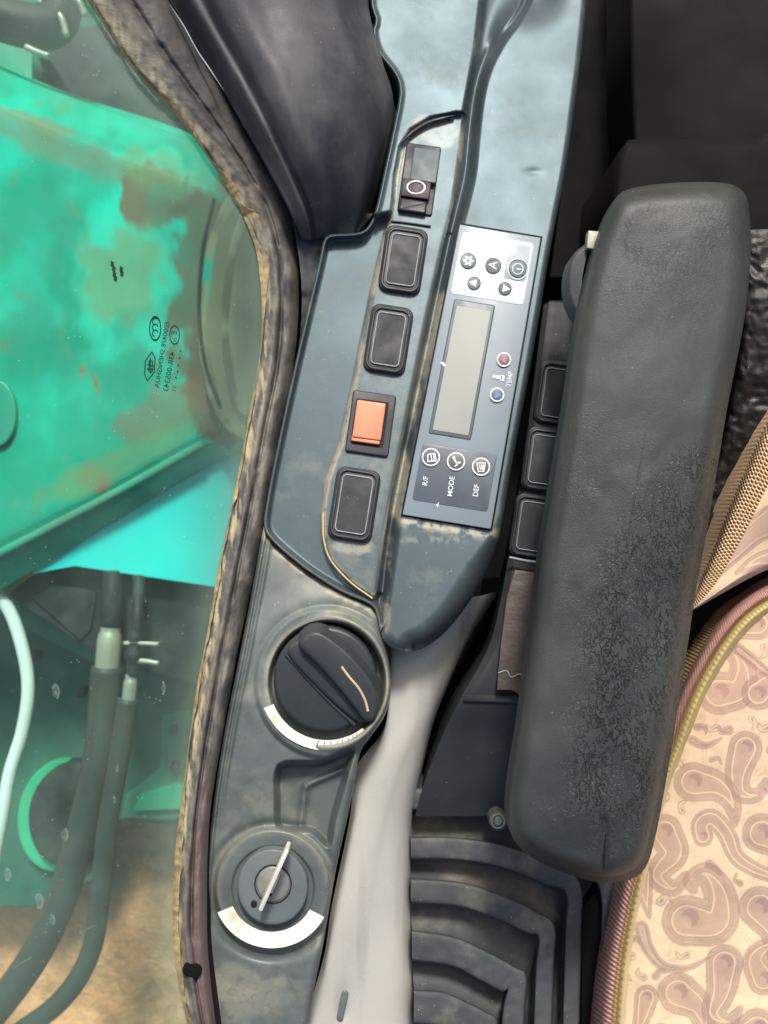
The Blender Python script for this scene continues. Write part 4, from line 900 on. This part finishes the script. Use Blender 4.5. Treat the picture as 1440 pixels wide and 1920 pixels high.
# ------------------------------------------------------------------ paisley cloth print
CREAM = np.array(lin(222, 192, 162)); CREAM2 = np.array(lin(230, 206, 168)); MAUVE = np.array(lin(172, 138, 124)); DK = np.array(lin(128, 92, 78)); TANM = np.array(lin(192, 160, 138)); LIL = np.array(lin(164, 134, 130))
def chain(head, rh, tail, rt=3, n=44):
    pts = cr([head]+tail, n); rad = (np.linspace(1, 0, n)**.75*(rh-rt)+rt)*.88
    return np.column_stack([pts, rad])
MOT = [
 (chain((1348, 1300), 46, [(1385, 1292), (1392, 1250), (1372, 1224), (1345, 1232)], 6), 0),
 (chain((1422, 1300), 36, [(1450, 1280), (1475, 1310), (1480, 1370)]), 1),
 (chain((1398, 1402), 36, [(1384, 1450), (1390, 1486), (1420, 1490), (1436, 1462)], 5), 1),
 (chain((1300, 1466), 42, [(1345, 1475), (1372, 1505), (1378, 1550)]), 0),
 (chain((1318, 1568), 22, [(1315, 1545), (1335, 1535), (1360, 1560), (1385, 1610), (1440, 1640), (1480, 1640)], 12), 1),
 (chain((1246, 1560), 38, [(1262, 1600), (1232, 1640), (1262, 1666), (1286, 1640)], 8), 0),
 (chain((1428, 1562), 42, [(1470, 1590), (1500, 1640)]), 1),
 (chain((1288, 1726), 54, [(1342, 1730), (1350, 1680), (1325, 1640), (1296, 1650), (1300, 1668)], 10), 0),
 (chain((1425, 1702), 46, [(1450, 1745), (1450, 1800)], 8), 1),
 (chain((1272, 1862), 44, [(1310, 1888), (1320, 1930), (1300, 1960)]), 0),
 (chain((1358, 1806), 40, [(1352, 1860), (1338, 1900), (1366, 1916), (1388, 1892)], 7), 1),
 (chain((1432, 1836), 34, [(1416, 1800), (1440, 1775), (1470, 1780)], 8), 0),
 (chain((1420, 1930), 44, [(1380, 1950), (1370, 2000)]), 1),
 (chain((1202, 1740), 15, [(1216, 1780), (1245, 1812), (1290, 1815), (1330, 1795)], 2), 2),
 (chain((1212, 1870), 26, [(1200, 1920), (1180, 1960)], 4), 0),
 (chain((1385, 1218), 13, [(1408, 1236), (1440, 1262), (1480, 1270)], 8), 2),
 (chain((1298, 1388), 10, [(1320, 1398), (1340, 1392), (1352, 1384)], 2), 2),
 (chain((1420, 1170), 34, [(1390, 1180), (1365, 1195)], 4), 0),
 (chain((1205, 1640), 22, [(1212, 1690), (1218, 1720)], 3), 0),
 (chain((1240, 1945), 30, [(1220, 1990)], 4), 1), (chain((1330, 1620), 9, [(1345, 1630), (1352, 1640)], 2), 2),
 # back cover
 (chain((1450, 975), 34, [(1410, 1000), (1375, 1040), (1340, 1085)], 3), 2),
 (chain((1462, 1045), 24, [(1420, 1052), (1380, 1075)], 3), 1),
]
_rs = np.random.RandomState(7)
_all = np.concatenate([c_ for c_, k_ in MOT])
for _ in range(700):
    x_, y_ = _rs.uniform(1160, 1480), _rs.uniform(1130, 1980)
    if (np.hypot(_all[:, 0]-x_, _all[:, 1]-y_)-_all[:, 2]).min() < 13: continue
    a_ = _rs.uniform(0, 6.28); r_ = _rs.uniform(6, 10)
    c_ = chain((x_, y_), r_, [(x_+13*math.cos(a_), y_+13*math.sin(a_)), (x_+20*math.cos(a_+.6), y_+20*math.sin(a_+.6))], 1.5)
    MOT.append((c_, 2 if _rs.rand() < .5 else 0)); _all = np.concatenate([_all, c_])
def paisley(px, py):
    c = CREAM+(CREAM2-CREAM)*sstep(1300, 1800, py)[..., None]+0*px[..., None]
    px = px+2.5*(fbm(px/30, py/30, 201)-.5); hatch = (np.sin((px*.8+py)*2*math.pi/5) > 0)*1.
    fill = np.abs(fbm(px/46, py/46, 205, 2)-.5)*46
    c = c+(TANM-c)*(sstep(1.6, .5, np.abs(fill-2.5))*.28)[..., None]
    for ch, kind in MOT:
        m_ = (np.abs(px-ch[:, 0].mean()) < 130) & (np.abs(py-ch[:, 1].mean()) < 130)
        if not m_.any(): continue
        x, y = px[m_], py[m_]; d = np.full(x.shape, 1e9)
        for cx, cy, r_ in ch: d = np.minimum(d, np.hypot(x-cx, y-cy)-r_)
        hd = ch[0]; k = c[m_]; a = lambda mask, colr, am=1.: None
        A_ = MAUVE if kind == 0 else LIL; B_ = TANM
        def put(mask, colr, am=1.):
            nonlocal k
            k = k+(colr-k)*(mask*am)[:, None]
        ins = sstep(.8, -.8, d); put(ins, A_, .55)
        put(ins*hatch[m_], DK, .2)
        put(sstep(1.4, .5, np.abs(d)), DK, .22)
        if kind != 2:
            u_ = -d/hd[2]
            put((np.sin(u_*34) > .3)*sstep(.04, .08, u_)*sstep(.34, .28, u_), DK, .14)
            d2 = d+hd[2]*.34; put(sstep(.8, -.8, d2), B_, .6); put(sstep(1.3, .4, np.abs(d2)), DK, .3)
            d3 = d+hd[2]*.42; put(sstep(1.6, .4, np.abs(d3)-.4), CREAM2, .7); put(sstep(0, -hd[2]*.5, d3)*(np.sin(d3*1.4) > .2), A_, .35)
            d5 = np.hypot((x-hd[0]-hd[2]*.12), (y-hd[1]+hd[2]*.10))-hd[2]*.36; ring_ = sstep(1, -1, d5)
            d6 = np.hypot((x-hd[0]+hd[2]*.12), (y-hd[1]-hd[2]*.10))-hd[2]*.30; ring_ = ring_*sstep(-1, 1, d6); put(ring_, A_, .7); put(ring_*hatch[m_], DK, .25)
        else:
            put(sstep(1.6, .4, np.abs(d+5)), DK, .4); put(sstep(2, .5, np.abs(d+9)), CREAM, .5)
        c[m_] = k
    c = c*(1+.05*np.sin(px*2*math.pi/3.3)*np.sin(py*2*math.pi/3.3))[..., None]
    return c*(.86+.08*fbm(px/60, py/60, 203))[..., None]

# seat cushion
Oe = [(1106, 2040), (1110, 1920), (1124, 1800), (1148, 1680), (1186, 1540), (1222, 1430), (1256, 1325), (1300, 1232), (1352, 1152), (1410, 1102), (1470, 1074), (1560, 1050)]
Gi = [(1150, 2040), (1155, 1920), (1166, 1800), (1186, 1690), (1214, 1570), (1240, 1470), (1270, 1385), (1305, 1295), (1352, 1212), (1400, 1154), (1460, 1118), (1560, 1090)]
Gj = [(x+14+(y < 1300)*2, y+9*(y < 1400)+4) for x, y in Gi]
sct_ = thing('seat_cushion', 'cream paisley seat cushion cover edged with pink woven binding and gold braid', 'seat cushion', loc(1330, 1600, -.05))
def bandcol(px, py, U, V):
    s_ = np.sin((V*150+U*3.2)*2*math.pi)
    a, b_ = np.array(lin(188, 148, 136)), np.array(lin(126, 92, 88))
    c = a+(b_-a)*sstep(-.3, .7, s_)[..., None]
    c = c+(np.array(lin(166, 140, 84))-c)*(sstep(.72, .9, U)*.8)[..., None]
    dots = (np.sin(V*2*math.pi*300) > 0)*sstep(.08, .03, np.abs(U-.82)); c = c*(1-.6*dots)[..., None]
    return c*(.9+.2*fbm(px/10, py/10, 211))[..., None]
loft('woven_binding', [[(x, y, -.05) for x, y in Oe], [((x*2+a)/3, (y*2+b)/3, -.012) for (x, y), (a, b) in zip(Oe, Gi)], [((x+a*2)/3, (y+b*2)/3, .0) for (x, y), (a, b) in zip(Oe, Gi)], [(x, y, -.002) for x, y in Gi]],
     1500, 7, m_band, sct_, smooth_u=True, arc=False, colf=bandcol, disp=lambda px, py, U, V: .0008*np.sin((V*150+U*3.2)*2*math.pi), wall=.05)
def goldcol(px, py, U, V):
    a, b_ = np.array(lin(160, 142, 86)), np.array(lin(208, 192, 130))
    st = (np.sin(V*2*math.pi*95) > -.2)*np.exp(-((U-.35)/.16)**2)
    c = a+(b_-a)*st[..., None]
    rib = .5+.5*np.sin(V*2*math.pi*380); lo = sstep(1350, 1600, py); c = c+(np.array(lin(212, 186, 140))-c)*(lo*sstep(.5, .7, U)*.8)[..., None]
    return c*(1-.18*rib*sstep(.5, .7, U))[..., None]
loft('gold_braid', [[(x-1, y-1, -.002) for x, y in Gi], [(x*.5+a*.5, y*.5+b*.5, .0035) for (x, y), (a, b) in zip(Gi, Gj)], [(x+1, y+1, .0) for x, y in Gj]], 1800, 7, m_goldtrim, sct_, smooth_u=True, arc=False, colf=goldcol)
nvc, nuc = 760, 360
A_ = cr(Gj, nvc, arc=False); B_ = cr([(1700, 2040), (1700, 1950), (1700, 1880), (1700, 1800), (1700, 1700), (1700, 1600), (1700, 1500), (1700, 1400), (1700, 1320), (1700, 1240), (1700, 1180), (1700, 1130)], nvc, arc=False)
tu = np.linspace(0, 1, nuc)**1.0
px = A_[:, :1]+(B_[:, :1]-A_[:, :1])*tu; py = A_[:, 1:]+(B_[:, 1:]-A_[:, 1:])*tu
dg_ = seg_dist(px, py, A_[::8]); z_ = .0+.014*(1-np.exp(-dg_/70))+(fbm(px/130, py/130, 221)-.5)*.006
mesh_obj('paisley_cover', W(px, py, z_), gfaces(nvc, nuc), m_cloth, sct_, True, paisley(px, py).reshape(-1, 3))

# backrest cover (right edge, upper)
bk = thing('backrest_cover', 'cream paisley backrest cover with a beaded mesh border, right edge above the cushion', 'seat cover', loc(1400, 1000, -.05))
E0 = [(1500, 690), (1440, 792), (1402, 875), (1370, 950), (1340, 1030), (1312, 1095), (1294, 1140)]
E1 = [(1560, 760), (1478, 850), (1436, 918), (1404, 985), (1370, 1048), (1336, 1102), (1298, 1142)]
E2 = [(1800, 760), (1700, 880), (1650, 940), (1600, 1000), (1540, 1045), (1440, 1068), (1300, 1143)]
def beadcol(px, py, U, V):
    n = np.sin(V*2*math.pi*62+U*9)*np.sin(U*2*math.pi*4.5)
    c = np.array(lin(190, 158, 126))+(np.array(lin(224, 200, 160))-np.array(lin(190, 158, 126)))*sstep(-.2, .5, n)[..., None]
    c = c+(np.array(lin(150, 100, 84))-c)*(sstep(-.2, -.8, n)*.8*sstep(1, .2, U))[..., None]
    return c+(np.array(lin(172, 164, 100))-c)*(sstep(.6, .7, fbm(px/30, py/14, 231))*.4)[..., None]
loft('beaded_border', [[(x-2, y, -.03) for x, y in E0], [(x*.75+a*.25, y*.75+b*.25, -.004) for (x, y), (a, b) in zip(E0, E1)], [(x, y, .0) for x, y in E1]], 700, 20, m_band, bk, smooth_u=True, arc=False, colf=beadcol,
     disp=lambda px, py, U, V: .0016*np.sin(V*2*math.pi*62+U*9)*np.sin(U*2*math.pi*4.5), wall=.03)
loft('paisley_cover', [[(x, y, .0) for x, y in E1], [(x*.6+a*.4, y*.6+b*.4, .008) for (x, y), (a, b) in zip(E1, E2)], [(x, y, -.01) for x, y in E2]], 400, 90, m_cloth, bk, smooth_u=True, arc=False,
     colf=lambda px, py, U, V: paisley(px, py), disp=lambda px, py, U, V: .004*np.sin((px*.5+py)/26)*sstep(0, .3, U))
